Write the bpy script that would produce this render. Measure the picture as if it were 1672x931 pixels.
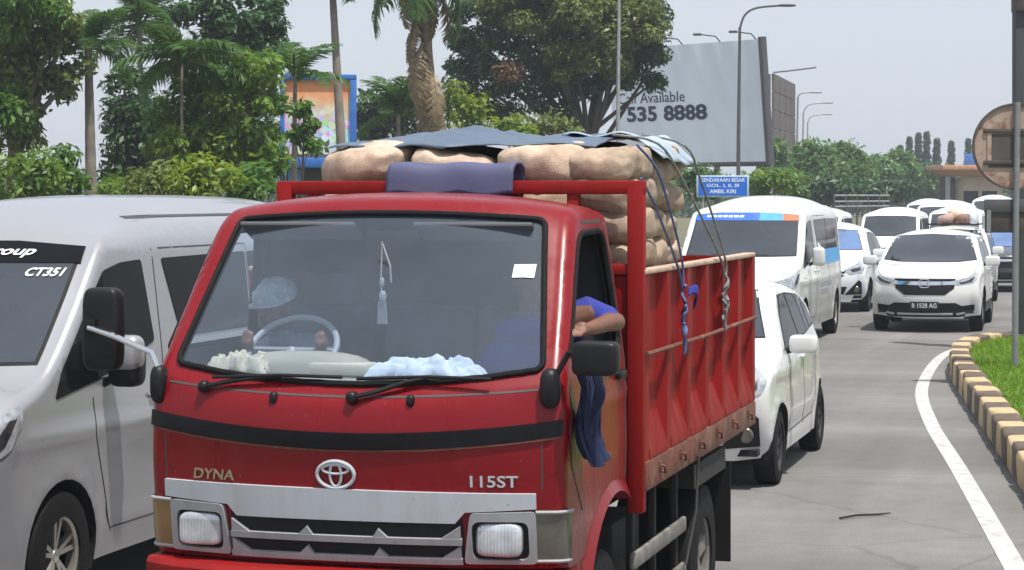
import bpy, bmesh, math, random
import numpy as np
from mathutils import Vector, Matrix, Euler
from mathutils.geometry import delaunay_2d_cdt
from mathutils.bvhtree import BVHTree

for o in list(bpy.data.objects):
    bpy.data.objects.remove(o)
scene = bpy.context.scene
COL = scene.collection
R = math.radians
random.seed(7)

# ------------------------------------------------------------------ camera
# the road runs along +Y; traffic comes towards the camera (-Y)
CAM_H = 2.28
cam_d = bpy.data.cameras.new('camera')
cam = bpy.data.objects.new('camera', cam_d)
COL.objects.link(cam)
cam.location = (0, 0, CAM_H)
cam.rotation_euler = (R(90), 0, R(15))
cam_d.sensor_width = 36
cam_d.lens = 3700 / 1672 * 36
cam_d.shift_y = -145.5 / 1672
cam_d.clip_start = 0.1
cam_d.clip_end = 3000
scene.camera = cam

# ------------------------------------------------------------------ world / sun
SUN_EL, SUN_ROT = R(71), R(130)
w = bpy.data.worlds.new('World')
scene.world = w
w.use_nodes = True
nt = w.node_tree
bg = nt.nodes['Background']
sky = nt.nodes.new('ShaderNodeTexSky')
sky.sky_type = 'NISHITA'
sky.sun_disc = False
sky.sun_elevation = SUN_EL
sky.sun_rotation = SUN_ROT
sky.air_density = 1.0
sky.dust_density = 3.0
sky.ozone_density = 1.0
veil = nt.nodes.new('ShaderNodeMix')          # thin even high cloud over the whole sky
veil.data_type = 'RGBA'
veil.inputs[0].default_value = 0.72
veil.inputs[7].default_value = (7.6, 8.2, 9.15, 1)
nt.links.new(sky.outputs[0], veil.inputs[6])
nt.links.new(veil.outputs[2], bg.inputs[0])
bg.inputs[1].default_value = 0.10
sun_d = bpy.data.lights.new('sun', 'SUN')
sun = bpy.data.objects.new('sun', sun_d)
COL.objects.link(sun)
sun_d.energy = 5.0
sun_d.angle = R(1.0)
sun_d.color = (1.0, 0.95, 0.87)
sv = Vector((math.sin(SUN_ROT) * math.cos(SUN_EL), math.cos(SUN_ROT) * math.cos(SUN_EL), math.sin(SUN_EL)))
sun.rotation_euler = sv.to_track_quat('Z', 'Y').to_euler()
scene.view_settings.view_transform = 'Standard'
scene.view_settings.look = 'None'
scene.view_settings.exposure = 0.15
scene.view_settings.gamma = 1.0
scene.render.resolution_x = 1024
scene.render.resolution_y = 570
scene.render.engine = 'CYCLES'
scene.cycles.transparent_max_bounces = 12
scene.cycles.max_bounces = 6
scene.cycles.diffuse_bounces = 3
scene.cycles.glossy_bounces = 3
scene.cycles.transmission_bounces = 4
scene.cycles.use_adaptive_sampling = True
scene.cycles.adaptive_threshold = 0.02
scene.cycles.caustics_reflective = False
scene.cycles.caustics_refractive = False

# ------------------------------------------------------------------ pixel helpers (layout arithmetic in metres)
_s, _c = math.sin(R(15)), math.cos(R(15))
def atd(x, y, d):
    a = (x - 836) / 3700; b = (320 - y) / 3700
    return Vector(((-_s + a * _c) * d, (_c + a * _s) * d, CAM_H + b * d))

# ------------------------------------------------------------------ object helpers
def link(o, parent=None):
    COL.objects.link(o)
    if parent is not None:
        o.parent = parent
    return o
def tag(o, label=None, cat=None, group=None, kind=None):
    if label: o['label'] = label
    if cat: o['category'] = cat
    if group: o['group'] = group
    if kind: o['kind'] = kind
    return o
def thing(name, label, cat, loc=(0, 0, 0), rz=0, group=None):
    o = link(bpy.data.objects.new(name, None))
    o.empty_display_size = 0.2
    o.location = loc
    o.rotation_euler = (0, 0, rz)
    return tag(o, label, cat, group)
def mesh_obj(name, verts, faces, mat=None, parent=None, smooth=40):
    me = bpy.data.meshes.new(name)
    me.from_pydata([tuple(v) for v in verts], [], [tuple(f) for f in faces])
    me.update()
    if smooth:
        me.shade_smooth()
        me.set_sharp_from_angle(angle=R(smooth))
    if mat: me.materials.append(mat)
    return link(bpy.data.objects.new(name, me), parent)
def copy_tree(o, parent=None):
    c = link(o.copy(), parent)
    for ch in list(o.children):
        copy_tree(ch, c)
    return c

class MB:
    """collects simple shapes into one mesh"""
    def __init__(s): s.v = []; s.f = []
    def add(s, vs, fs):
        n = len(s.v); s.v += [Vector(v) for v in vs]
        s.f += [tuple(i + n for i in f) for f in fs]; return s
    def box(s, c, d, rot=None, b=0.0):
        cx, cy, cz = c; hx, hy, hz = d[0] / 2, d[1] / 2, d[2] / 2
        if b <= 0:
            vs = [Vector((i * hx, j * hy, k * hz)) for k in (-1, 1) for j in (-1, 1) for i in (-1, 1)]
            fs = [(0, 2, 3, 1), (4, 5, 7, 6), (0, 1, 5, 4), (2, 6, 7, 3), (0, 4, 6, 2), (1, 3, 7, 5)]
        else:
            b = min(b, hx * .98, hy * .98, hz * .98)
            bm = bmesh.new(); bmesh.ops.create_cube(bm, size=1)
            bmesh.ops.scale(bm, vec=(2 * hx, 2 * hy, 2 * hz), verts=bm.verts)
            bmesh.ops.bevel(bm, geom=bm.edges[:], offset=b, segments=2, profile=.5, affect='EDGES')
            bm.verts.index_update()
            vs = [v.co.copy() for v in bm.verts]; fs = [[v.index for v in f.verts] for f in bm.faces]; bm.free()
        if rot is not None:
            m = Euler(rot).to_matrix() if not isinstance(rot, Matrix) else rot
            vs = [m @ v for v in vs]
        return s.add([v + Vector(c) for v in vs], fs)
    def tube(s, path, rad, n=8, cap=True):
        path = [Vector(p) for p in path]
        if not hasattr(rad, '__len__'): rad = [rad] * len(path)
        rad = [float(q) for q in rad]
        vs, fs = [], []
        up = None
        for i, p in enumerate(path):
            t = (path[min(i + 1, len(path) - 1)] - path[max(i - 1, 0)])
            t = t.normalized() if t.length > 1e-9 else Vector((0, 0, 1))
            if up is None:
                up = Vector((0, 0, 1)) if abs(t.z) < .9 else Vector((1, 0, 0))
            a = t.cross(up)
            a = a.normalized() if a.length > 1e-6 else Vector((1, 0, 0))
            bb = a.cross(t).normalized(); up = bb
            for k in range(n):
                an = 2 * math.pi * k / n
                vs.append(p + rad[i] * (math.cos(an) * a + math.sin(an) * bb))
        m = len(path)
        for i in range(m - 1):
            for k in range(n):
                k2 = (k + 1) % n
                fs.append((i * n + k, i * n + k2, (i + 1) * n + k2, (i + 1) * n + k))
        if cap:
            fs.append(tuple(range(n - 1, -1, -1))); fs.append(tuple((m - 1) * n + k for k in range(n)))
        return s.add(vs, fs)
    def lathe(s, prof, c=(0, 0, 0), axis='x', n=32, cap=True):
        """prof: list of (axial, radius)"""
        vs, fs = [], []
        for a, r in prof:
            for k in range(n):
                an = 2 * math.pi * k / n
                p, q = r * math.cos(an), r * math.sin(an)
                vs.append({'x': Vector((a, p, q)), 'y': Vector((q, a, p)), 'z': Vector((p, q, a))}[axis] + Vector(c))
        for i in range(len(prof) - 1):
            for k in range(n):
                k2 = (k + 1) % n
                fs.append((i * n + k, (i + 1) * n + k, (i + 1) * n + k2, i * n + k2))
        if cap and prof[0][1] > 1e-6: fs.append(tuple(range(n)))
        if cap and prof[-1][1] > 1e-6: fs.append(tuple((len(prof) - 1) * n + k for k in range(n - 1, -1, -1)))
        return s.add(vs, fs)
    def blob(s, c, d, e=0.5, nu=20, nv=12, rot=None, warp=None):
        """superellipsoid, size d, exponent e (1 = ellipsoid, small = boxy)"""
        def sp(v, k): return math.copysign(abs(v) ** k, v)
        vs, fs = [], []
        m = Euler(rot).to_matrix() if rot is not None else None
        for i in range(nv + 1):
            ph = -math.pi / 2 + math.pi * i / nv
            for j in range(nu):
                th = 2 * math.pi * j / nu
                v = Vector((d[0] / 2 * sp(math.cos(ph), e) * sp(math.cos(th), e), d[1] / 2 * sp(math.cos(ph), e) * sp(math.sin(th), e), d[2] / 2 * sp(math.sin(ph), e)))
                if warp: v = warp(v)
                if m is not None: v = m @ v
                vs.append(v + Vector(c))
        for i in range(nv):
            for j in range(nu):
                j2 = (j + 1) % nu
                fs.append((i * nu + j, i * nu + j2, (i + 1) * nu + j2, (i + 1) * nu + j))
        return s.add(vs, fs)
    def prism(s, poly, a0, a1, axis='x'):
        """poly in the plane across the axis, extruded from a0 to a1"""
        f = {'x': lambda p, a: Vector((a, p[0], p[1])), 'y': lambda p, a: Vector((p[0], a, p[1])), 'z': lambda p, a: Vector((p[0], p[1], a))}[axis]
        n = len(poly)
        vs = [f(p, a0) for p in poly] + [f(p, a1) for p in poly]
        fs = [tuple(range(n - 1, -1, -1)), tuple(range(n, 2 * n))] + [(i, (i + 1) % n, n + (i + 1) % n, n + i) for i in range(n)]
        return s.add(vs, fs)
    def build(s, name, mat, parent=None, smooth=40, weld=False):
        me = bpy.data.meshes.new(name)
        me.from_pydata([tuple(v) for v in s.v], [], s.f)
        bm = bmesh.new(); bm.from_mesh(me)
        if weld: bmesh.ops.remove_doubles(bm, verts=bm.verts, dist=1e-4)
        bmesh.ops.recalc_face_normals(bm, faces=bm.faces)
        bm.to_mesh(me); bm.free()
        if smooth:
            me.shade_smooth(); me.set_sharp_from_angle(angle=R(smooth))
        me.materials.append(mat)
        return link(bpy.data.objects.new(name, me), parent)

# ------------------------------------------------------------------ materials
MATS = {}
def mat(name, col, rough=.5, metal=0, coat=0, var=.12, vs=5, bump=0, bs=60, spec=.5, col2=None, c2=(.5, .62), c2s=3, emit=None, ior=None):
    """principled material with noise in tone, gloss and relief; col2 = second tone (dirt, fading) in noise patches"""
    m = bpy.data.materials.new(name); m.use_nodes = True; MATS[name] = m
    t = m.node_tree; n = t.nodes; L = t.links
    p = n['Principled BSDF']
    tc = n.new('ShaderNodeTexCoord')
    no = n.new('ShaderNodeTexNoise'); no.inputs['Scale'].default_value = vs; no.inputs['Detail'].default_value = 6
    L.new(tc.outputs['Object'], no.inputs['Vector'])
    mr = n.new('ShaderNodeMapRange'); mr.inputs[1].default_value = .3; mr.inputs[2].default_value = .7
    mr.inputs[3].default_value = 1 - var; mr.inputs[4].default_value = 1 + var
    L.new(no.outputs[0], mr.inputs[0])
    mx = n.new('ShaderNodeVectorMath'); mx.operation = 'SCALE'; mx.inputs[0].default_value = col[:3]
    L.new(mr.outputs[0], mx.inputs['Scale'])
    src = mx.outputs[0]
    if col2:
        n2 = n.new('ShaderNodeTexNoise'); n2.inputs['Scale'].default_value = c2s; n2.inputs['Detail'].default_value = 8; n2.inputs['Roughness'].default_value = .65
        L.new(tc.outputs['Object'], n2.inputs['Vector'])
        r2 = n.new('ShaderNodeMapRange'); r2.inputs[1].default_value = c2[0]; r2.inputs[2].default_value = c2[1]
        L.new(n2.outputs[0], r2.inputs[0])
        mm = n.new('ShaderNodeMix'); mm.data_type = 'RGBA'
        L.new(r2.outputs[0], mm.inputs[0]); L.new(src, mm.inputs[6]); mm.inputs[7].default_value = (*col2, 1)
        src = mm.outputs[2]
    L.new(src, p.inputs['Base Color'])
    rr = n.new('ShaderNodeMapRange'); rr.inputs[1].default_value = .3; rr.inputs[2].default_value = .7
    rr.inputs[3].default_value = max(.02, rough * .85); rr.inputs[4].default_value = min(1, rough * 1.2)
    L.new(no.outputs[0], rr.inputs[0]); L.new(rr.outputs[0], p.inputs['Roughness'])
    p.inputs['Metallic'].default_value = metal
    p.inputs['Coat Weight'].default_value = coat; p.inputs['Coat Roughness'].default_value = .06
    p.inputs['Specular IOR Level'].default_value = spec
    if ior: p.inputs['IOR'].default_value = ior
    if emit: p.inputs['Emission Color'].default_value = (*emit[:3], 1); p.inputs['Emission Strength'].default_value = emit[3]
    if bump:
        nb = n.new('ShaderNodeTexNoise'); nb.inputs['Scale'].default_value = bs; nb.inputs['Detail'].default_value = 4
        L.new(tc.outputs['Object'], nb.inputs['Vector'])
        b = n.new('ShaderNodeBump'); b.inputs['Strength'].default_value = bump; b.inputs['Distance'].default_value = .02
        L.new(nb.outputs[0], b.inputs['Height']); L.new(b.outputs[0], p.inputs['Normal'])
    return m
def leaf_mat(name, c1, c2, tr=.35, rough=.45):
    m = bpy.data.materials.new(name); m.use_nodes = True; MATS[name] = m
    t = m.node_tree; n = t.nodes; L = t.links
    p = n['Principled BSDF']; out = n['Material Output']
    g = n.new('ShaderNodeNewGeometry')
    mm = n.new('ShaderNodeMix'); mm.data_type = 'RGBA'
    L.new(g.outputs['Random Per Island'], mm.inputs[0]); mm.inputs[6].default_value = (*c1, 1); mm.inputs[7].default_value = (*c2, 1)
    L.new(mm.outputs[2], p.inputs['Base Color']); p.inputs['Roughness'].default_value = rough; p.inputs['Specular IOR Level'].default_value = .4
    tl = n.new('ShaderNodeBsdfTranslucent')
    hs = n.new('ShaderNodeHueSaturation'); hs.inputs['Hue'].default_value = .48; hs.inputs['Value'].default_value = 1.5
    L.new(mm.outputs[2], hs.inputs['Color']); L.new(hs.outputs[0], tl.inputs[0])
    ms = n.new('ShaderNodeMixShader'); ms.inputs[0].default_value = tr
    L.new(p.outputs[0], ms.inputs[1]); L.new(tl.outputs[0], ms.inputs[2]); L.new(ms.outputs[0], out.inputs[0])
    return m
def glass_mat(name, tint=(.9, .95, .95), film=.12, filmcol=(.55, .6, .65), ior=1.5):
    """clear pane: fresnel reflection over transparency with a thin film of dust"""
    m = bpy.data.materials.new(name); m.use_nodes = True; MATS[name] = m
    t = m.node_tree; n = t.nodes; L = t.links; out = n['Material Output']; n.remove(n['Principled BSDF'])
    tr = n.new('ShaderNodeBsdfTransparent'); tr.inputs[0].default_value = (*tint, 1)
    gl = n.new('ShaderNodeBsdfGlossy'); gl.inputs['Roughness'].default_value = .03
    df = n.new('ShaderNodeBsdfDiffuse'); df.inputs[0].default_value = (*filmcol, 1)
    lw = n.new('ShaderNodeLayerWeight'); lw.inputs[0].default_value = .5
    pw = n.new('ShaderNodeMath'); pw.operation = 'POWER'; pw.inputs[1].default_value = 4.5; L.new(lw.outputs['Facing'], pw.inputs[0])
    f0 = ((ior - 1) / (ior + 1)) ** 2 * 1.6
    fr = n.new('ShaderNodeMath'); fr.operation = 'MULTIPLY_ADD'; fr.inputs[1].default_value = 1 - f0; fr.inputs[2].default_value = f0; L.new(pw.outputs[0], fr.inputs[0])
    tc = n.new('ShaderNodeTexCoord'); no = n.new('ShaderNodeTexNoise'); no.inputs['Scale'].default_value = 3; no.inputs['Detail'].default_value = 7
    L.new(tc.outputs['Object'], no.inputs['Vector'])
    mr = n.new('ShaderNodeMapRange'); mr.inputs[3].default_value = film * .5; mr.inputs[4].default_value = film * 1.5
    L.new(no.outputs[0], mr.inputs[0])
    m1 = n.new('ShaderNodeMixShader'); L.new(mr.outputs[0], m1.inputs[0]); L.new(tr.outputs[0], m1.inputs[1]); L.new(df.outputs[0], m1.inputs[2])
    m2 = n.new('ShaderNodeMixShader'); L.new(fr.outputs[0], m2.inputs[0]); L.new(m1.outputs[0], m2.inputs[1]); L.new(gl.outputs[0], m2.inputs[2])
    L.new(m2.outputs[0], out.inputs[0])
    return m

mat('red', (.23, .007, .012), .28, coat=.25, var=.12, vs=2.5, col2=(.22, .022, .03), c2=(.5, .75), c2s=2, bump=.01, bs=4)
mat('red_bed', (.28, .010, .008), .5, coat=.08, var=.2, vs=4, col2=(.15, .018, .012), c2=(.52, .75), c2s=5, bump=.06, bs=20)
mat('worn_rail', (.14, .045, .028), .75, var=.3, vs=8, col2=(.22, .13, .085), c2=(.5, .7), c2s=9, bump=.2, bs=40)
mat('pale_edge', (.50, .36, .28), .7, var=.25, vs=12)
mat('plastic_black', (.008, .008, .0095), .45, var=.25, vs=9, spec=.3)
mat('gloss_black', (.003, .003, .005), .14, var=.2, spec=.25)
mat('rubber', (.009, .009, .010), .8, var=.3, vs=14, bump=.05, spec=.2)
mat('rubber_dusty', (.05, .048, .046), .85, var=.3, vs=10)
mat('grille_grey', (.33, .34, .35), .42, var=.12, vs=7, col2=(.22, .2, .17), c2=(.55, .75), c2s=6)
mat('panel_silver', (.50, .53, .56), .35, metal=.15, var=.08, vs=6, col2=(.40, .38, .34), c2=(.58, .72), c2s=8)
mat('chrome', (.75, .76, .78), .14, metal=1, var=.05)
mat('reflector', (.55, .58, .62), .22, metal=.8, var=.3, vs=18)
mat('amber', (.22, .12, .035), .2, coat=.5, var=.2)
mat('smoke_lens', (.11, .10, .085), .22, coat=.5, var=.3, vs=10)
mat('chassis', (.02, .019, .018), .8, var=.4, vs=8)
mat('chassis_grey', (.17, .16, .145), .75, var=.35, vs=8)
mat('interior', (.10, .105, .115), .8, var=.15)
mat('interior_dark', (.03, .032, .037), .85, var=.2)
mat('dash', (.36, .33, .26), .75, var=.15, vs=7)
mat('seat_cloth', (.05, .055, .07), .9, var=.3, vs=20)
mat('cream_cloth', (.60, .54, .40), .9, var=.1, vs=9, bump=.1)
mat('white_cloth', (.66, .71, .79), .9, var=.08, vs=9, bump=.1)
mat('skin', (.17, .075, .045), .55, var=.1)
mat('shirt_blue', (.025, .035, .26), .85, var=.2, vs=25)
mat('shirt_grey', (.20, .26, .34), .85, var=.2, vs=25)
mat('cap_cloth', (.50, .55, .60), .85, var=.3, vs=16, col2=(.34, .41, .50), c2=(.48, .62), c2s=9)
mat('trousers', (.03, .03, .035), .9)
mat('jacket', (.009, .016, .055), .9, var=.35, vs=9, bump=.2, bs=18)
mat('mat_purple', (.075, .082, .165), .7, var=.14, vs=5, bump=.08, bs=30)
mat('tarp', (.075, .11, .165), .42, var=.22, vs=3, bump=.1, bs=14)
mat('tarp_pale', (.34, .42, .50), .5, var=.2, vs=4, bump=.1, bs=14)
mat('rope_blue', (.09, .13, .28), .85, var=.4, vs=40)
mat('rope_grey', (.20, .21, .22), .85, var=.4, vs=40)
mat('paper', (.78, .82, .84), .6, var=.06)
mat('white_paint', (.66, .66, .655), .28, coat=.6, var=.02, vs=2)
mat('cream_paint', (.66, .665, .63), .28, coat=.6, var=.02, vs=2)
mat('silver_paint', (.34, .345, .37), .32, metal=.35, coat=.5, var=.03, vs=2)
mat('tint_glass', (.008, .009, .011), .08, var=.1, spec=.3, ior=1.2)
mat('screen_glass', (.030, .036, .045), .07, var=.2, vs=2, spec=.8, ior=1.6)
mat('blue_glass', (.10, .17, .34), .08, var=.15, vs=2, spec=1.0, ior=1.6)
mat('lamp_lens', (.42, .45, .48), .12, metal=.35, coat=.8, var=.35, vs=22)
mat('seam', (.05, .05, .052), .7)
mat('alloy', (.52, .50, .46), .3, metal=.75, var=.1)
mat('alloy_dark', (.06, .06, .065), .4, metal=.5, var=.1)
mat('well', (.006, .006, .007), .95)
mat('blue_banner', (.03, .13, .55), .4, var=.1)
mat('cyan_banner', (.06, .33, .68), .4, var=.1)
mat('orange_banner', (.60, .12, .05), .4, var=.1)
mat('lettering', (.82, .84, .85), .5, var=.02)
mat('letter_navy', (.012, .02, .07), .6)
mat('letter_grey', (.33, .34, .36), .5)
mat('plate_black', (.015, .015, .018), .5)
mat('gold', (.40, .34, .22), .4, metal=.5)
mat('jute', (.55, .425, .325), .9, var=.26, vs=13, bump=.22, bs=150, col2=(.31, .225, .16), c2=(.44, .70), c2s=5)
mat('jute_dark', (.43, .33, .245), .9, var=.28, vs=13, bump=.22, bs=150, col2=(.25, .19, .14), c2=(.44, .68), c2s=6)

def streaky(name, base, dust, rust, rough, coat, amt, sz=6, sv=.7):
    """vehicle paint with run-down streaks of dust, fine chips and uneven gloss"""
    m = bpy.data.materials.new(name); m.use_nodes = True; MATS[name] = m
    t = m.node_tree; n = t.nodes; L = t.links; p = n['Principled BSDF']; tc = n.new('ShaderNodeTexCoord')
    def noise(sc, vec=(1, 1, 1), det=6, ro=.6):
        mp = n.new('ShaderNodeMapping'); mp.inputs['Scale'].default_value = vec; L.new(tc.outputs['Object'], mp.inputs[0])
        k = n.new('ShaderNodeTexNoise'); k.inputs['Scale'].default_value = sc; k.inputs['Detail'].default_value = det; k.inputs['Roughness'].default_value = ro
        L.new(mp.outputs[0], k.inputs['Vector']); return k.outputs[0]
    def rng(s_, a, b, c, d):
        k = n.new('ShaderNodeMapRange'); k.inputs[1].default_value = a; k.inputs[2].default_value = b; k.inputs[3].default_value = c; k.inputs[4].default_value = d
        L.new(s_, k.inputs[0]); return k.outputs[0]
    def mix(f, a, b):
        k = n.new('ShaderNodeMix'); k.data_type = 'RGBA'; L.new(f, k.inputs[0])
        for q, v in ((6, a), (7, b)):
            if isinstance(v, tuple): k.inputs[q].default_value = (*v, 1)
            else: L.new(v, k.inputs[q])
        return k.outputs[2]
    st = noise(sz, (1, 1, .12), 7, .65); bl = noise(1.6); ch = noise(55, (1, 1, 1), 3, .5)
    c = mix(rng(bl, .35, .7, 0, .35), base, tuple(q * .75 for q in base))
    c = mix(rng(st, .48, .75, 0, amt), c, dust)
    c = mix(rng(ch, .70, .74, 0, sv), c, rust)
    L.new(c, p.inputs['Base Color']); L.new(rng(st, .3, .7, rough * .7, min(1, rough * 1.7)), p.inputs['Roughness'])
    p.inputs['Specular IOR Level'].default_value = .25
    p.inputs['Coat Weight'].default_value = coat; p.inputs['Coat Roughness'].default_value = .08
    b = n.new('ShaderNodeBump'); b.inputs['Strength'].default_value = .03; b.inputs['Distance'].default_value = .02; L.new(bl, b.inputs['Height']); L.new(b.outputs[0], p.inputs['Normal'])
    return m
streaky('red', (.20, .003, .007), (.17, .018, .024), (.24, .08, .06), .26, .16, .30)
streaky('red_bed', (.25, .004, .004), (.13, .010, .008), (.12, .03, .02), .5, .0, .6, 9, .8)
streaky('panel_silver', (.48, .51, .55), (.33, .31, .28), (.22, .17, .13), .34, .1, .5)
streaky('grille_grey', (.33, .34, .35), (.20, .185, .16), (.15, .12, .09), .45, 0, .6, 8)
def fluted(name, col):
    m = mat(name, col, .10, metal=.45, coat=.9, var=.35, vs=9)
    n = m.node_tree.nodes; L = m.node_tree.links
    wv = n.new('ShaderNodeTexWave'); wv.inputs['Scale'].default_value = 22; wv.bands_direction = 'X'; tc = n.new('ShaderNodeTexCoord'); L.new(tc.outputs['Object'], wv.inputs['Vector'])
    b = n.new('ShaderNodeBump'); b.inputs['Strength'].default_value = .2; b.inputs['Distance'].default_value = .01; L.new(wv.outputs[1], b.inputs['Height']); L.new(b.outputs[0], n['Principled BSDF'].inputs['Normal'])
fluted('headlamp_glass', (.55, .58, .62))
# ------------------------------------------------------------------ surface tools
def catmull(P, n=6):
    P = np.array(P, float); out = []
    for i in range(len(P) - 1):
        p0 = P[max(i - 1, 0)]; p1 = P[i]; p2 = P[i + 1]; p3 = P[min(i + 2, len(P) - 1)]
        for k in range(n):
            t = k / n
            out.append(.5 * ((2 * p1) + (-p0 + p2) * t + (2 * p0 - 5 * p1 + 4 * p2 - p3) * t * t + (-p0 + 3 * p1 - 3 * p2 + p3) * t ** 3))
    out.append(P[-1]); return np.array(out)
def inside(pts, poly):
    pts = np.asarray(pts, float); poly = np.asarray(poly, float)
    x, y = pts[:, 0], pts[:, 1]; r = np.zeros(len(pts), bool)
    j = len(poly) - 1
    for i in range(len(poly)):
        xi, yi = poly[i]; xj, yj = poly[j]
        if yi != yj:
            r ^= ((yi > y) != (yj > y)) & (x < (xj - xi) * (y - yi) / (yj - yi) + xi)
        j = i
    return r
def pl_dist(pts, line, closed=False):
    """distance to a polyline and index of the nearest vertex"""
    pts = np.asarray(pts, float); L = np.asarray(line, float)
    A = L; B = np.roll(L, -1, 0)
    if not closed: A, B = A[:-1], B[:-1]
    best = np.full(len(pts), 1e9); idx = np.zeros(len(pts))
    for i in range(len(A)):
        ab = B[i] - A[i]; l2 = ab @ ab
        if l2 < 1e-14: continue
        t = np.clip(((pts - A[i]) @ ab) / l2, 0, 1)
        d = np.hypot(*(pts - A[i] - t[:, None] * ab).T)
        m = d < best; best[m] = d[m]; idx[m] = i + t[m]
    return best, idx
def dense(poly, step, closed=True):
    poly = [np.array(p, float) for p in poly]; out = []
    n = len(poly)
    for i in range(n if closed else n - 1):
        a, b = poly[i], poly[(i + 1) % n]
        k = max(1, int(math.ceil(np.hypot(*(b - a)) / step)))
        for q in range(k): out.append(a + (b - a) * q / k)
    if not closed: out.append(poly[-1])
    return np.array(out)
def rounded(poly, r, n=5):
    """round the corners of a polygon; r = number or list"""
    out = []; m = len(poly)
    for i in range(m):
        p0, p1, p2 = [np.array(poly[(i + k) % m], float) for k in (-1, 0, 1)]
        rr = r[i] if hasattr(r, '__len__') else r
        a = p0 - p1; b = p2 - p1
        la, lb = np.hypot(*a), np.hypot(*b)
        rr = min(rr, la * .48, lb * .48)
        if rr < 1e-5: out.append(p1); continue
        s, e = p1 + a / la * rr, p1 + b / lb * rr
        for k in range(n + 1):
            t = k / n
            out.append((1 - t) ** 2 * s + 2 * t * (1 - t) * p1 + t * t * e)
    return np.array(out)
def fill2d(outline, holes=(), step=.06, extra=None):
    """triangulate a 2-D outline with holes and interior points -> (pts, tris, loops)"""
    loops = [np.asarray(outline, float)] + [np.asarray(h, float) for h in holes]
    pts = []; edges = []; idx = []
    for lp in loops:
        n0 = len(pts); pts += [Vector(p) for p in lp]
        ids = list(range(n0, n0 + len(lp))); idx.append(ids)
        edges += [(ids[i], ids[(i + 1) % len(ids)]) for i in range(len(ids))]
    lo = loops[0].min(0); hi = loops[0].max(0)
    gx = np.arange(lo[0] + step / 2, hi[0], step); gy = np.arange(lo[1] + step / 2, hi[1], step)
    if len(gx) and len(gy):
        G = np.array([(a, b) for a in gx for b in gy])
        if extra is not None and len(extra): G = np.vstack([np.asarray(extra), G])
        m = inside(G, loops[0])
        for h in loops[1:]: m &= ~inside(G, h)
        G = G[m]
        for k, lp in enumerate(loops):
            if len(G):
                d, _ = pl_dist(G, lp, True)
                lim = np.full(len(G), step * .35)
                if extra is not None: lim[:] = step * .12
                G = G[d > lim]
        pts += [Vector(p) for p in G]
    v, e, f, ov, oe, of = delaunay_2d_cdt(pts, edges, [], 0, 1e-6)
    V = np.array([tuple(p) for p in v])
    F = np.array([t for t in f if len(t) == 3], int)
    C = V[F].mean(1)
    m = inside(C, loops[0])
    for h in loops[1:]: m &= ~inside(C, h)
    return V, F[m], loops
FRONT = (Vector((0, 0, 0)), Vector((1, 0, 0)), Vector((0, 0, 1)), Vector((0, -1, 0)))
LEFT = (Vector((0, 0, 0)), Vector((0, 1, 0)), Vector((0, 0, 1)), Vector((1, 0, 0)))
RIGHT = (Vector((0, 0, 0)), Vector((0, 1, 0)), Vector((0, 0, 1)), Vector((-1, 0, 0)))
TOP = (Vector((0, 0, 0)), Vector((1, 0, 0)), Vector((0, 1, 0)), Vector((0, 0, 1)))
REAR = (Vector((0, 0, 0)), Vector((1, 0, 0)), Vector((0, 0, 1)), Vector((0, 1, 0)))
def diag(a):
    return (Vector((0, 0, 0)), Vector((math.cos(a), math.sin(a), 0)), Vector((0, 0, 1)), Vector((math.sin(a), -math.cos(a), 0)))
def cast(bvh, view, a, b):
    o, u, v, n = view; a = float(a); b = float(b)
    p = o + a * u + b * v + n * 12
    h = bvh.ray_cast(p, -n)
    if h[0] is None:
        h = bvh.find_nearest(o + a * u + b * v + n * .9)
    nn = h[1]
    if nn.dot(n) < 0: nn = -nn
    return h[0], nn
def panel(bvh, outline, view, material, name, parent, off=.004, step=.06, holes=(), depth=None, alongn=False):
    """a thin plate that follows the surface below it"""
    outline = dense(outline, step); holes = [dense(h, step) for h in holes]
    V, F, loops = fill2d(outline, holes, step)
    n = view[3]
    hits = [cast(bvh, view, a, b) for a, b in V]
    top = [h + (n if alongn else nn) * off for h, nn in hits]
    low = [h + (n if alongn else nn) * (-.004 if depth is None else -depth) for h, nn in hits]
    vs = top; fs = [tuple(t) for t in F]
    # rim
    k = 0; N = len(top); rim = []
    for lp in loops:
        m = len(lp); ids = list(range(k, k + m)); k += m
        base = len(vs) + len(rim)
        rim += [low[i] for i in ids]
        for q in range(m):
            q2 = (q + 1) % m
            fs.append((ids[q], ids[q2], base + q2, base + q))
    mb = MB(); mb.v = [Vector(v) for v in list(vs) + rim]; mb.f = fs
    return mb.build(name, material, parent, smooth=35)
def ribbon(line, wd):
    L = np.array(line, float); t = np.gradient(L, axis=0); t /= np.maximum(np.hypot(*t.T), 1e-9)[:, None]
    nn = np.stack([-t[:, 1], t[:, 0]], 1) * wd / 2
    return np.vstack([L + nn, (L - nn)[::-1]])
def text_pts(s, shear=0, bold=0, extrude=0):
    cu = bpy.data.curves.new('t', 'FONT'); cu.body = s; cu.align_x = 'CENTER'; cu.align_y = 'CENTER'; cu.shear = shear
    cu.offset = bold; cu.resolution_u = 3
    o = bpy.data.objects.new('t', cu); COL.objects.link(o)
    bpy.context.view_layer.update()
    me = o.evaluated_get(bpy.context.evaluated_depsgraph_get()).to_mesh()
    V = [(v.co.x, v.co.y) for v in me.vertices]; F = [tuple(p.vertices) for p in me.polygons]
    o.to_mesh_clear(); bpy.data.objects.remove(o); bpy.data.curves.remove(cu)
    V = np.array(V)
    c = (V.min(0) + V.max(0)) / 2; h = V[:, 1].max() - V[:, 1].min(); wd = V[:, 0].max() - V[:, 0].min()
    return (V - c), F, wd, h
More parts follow.
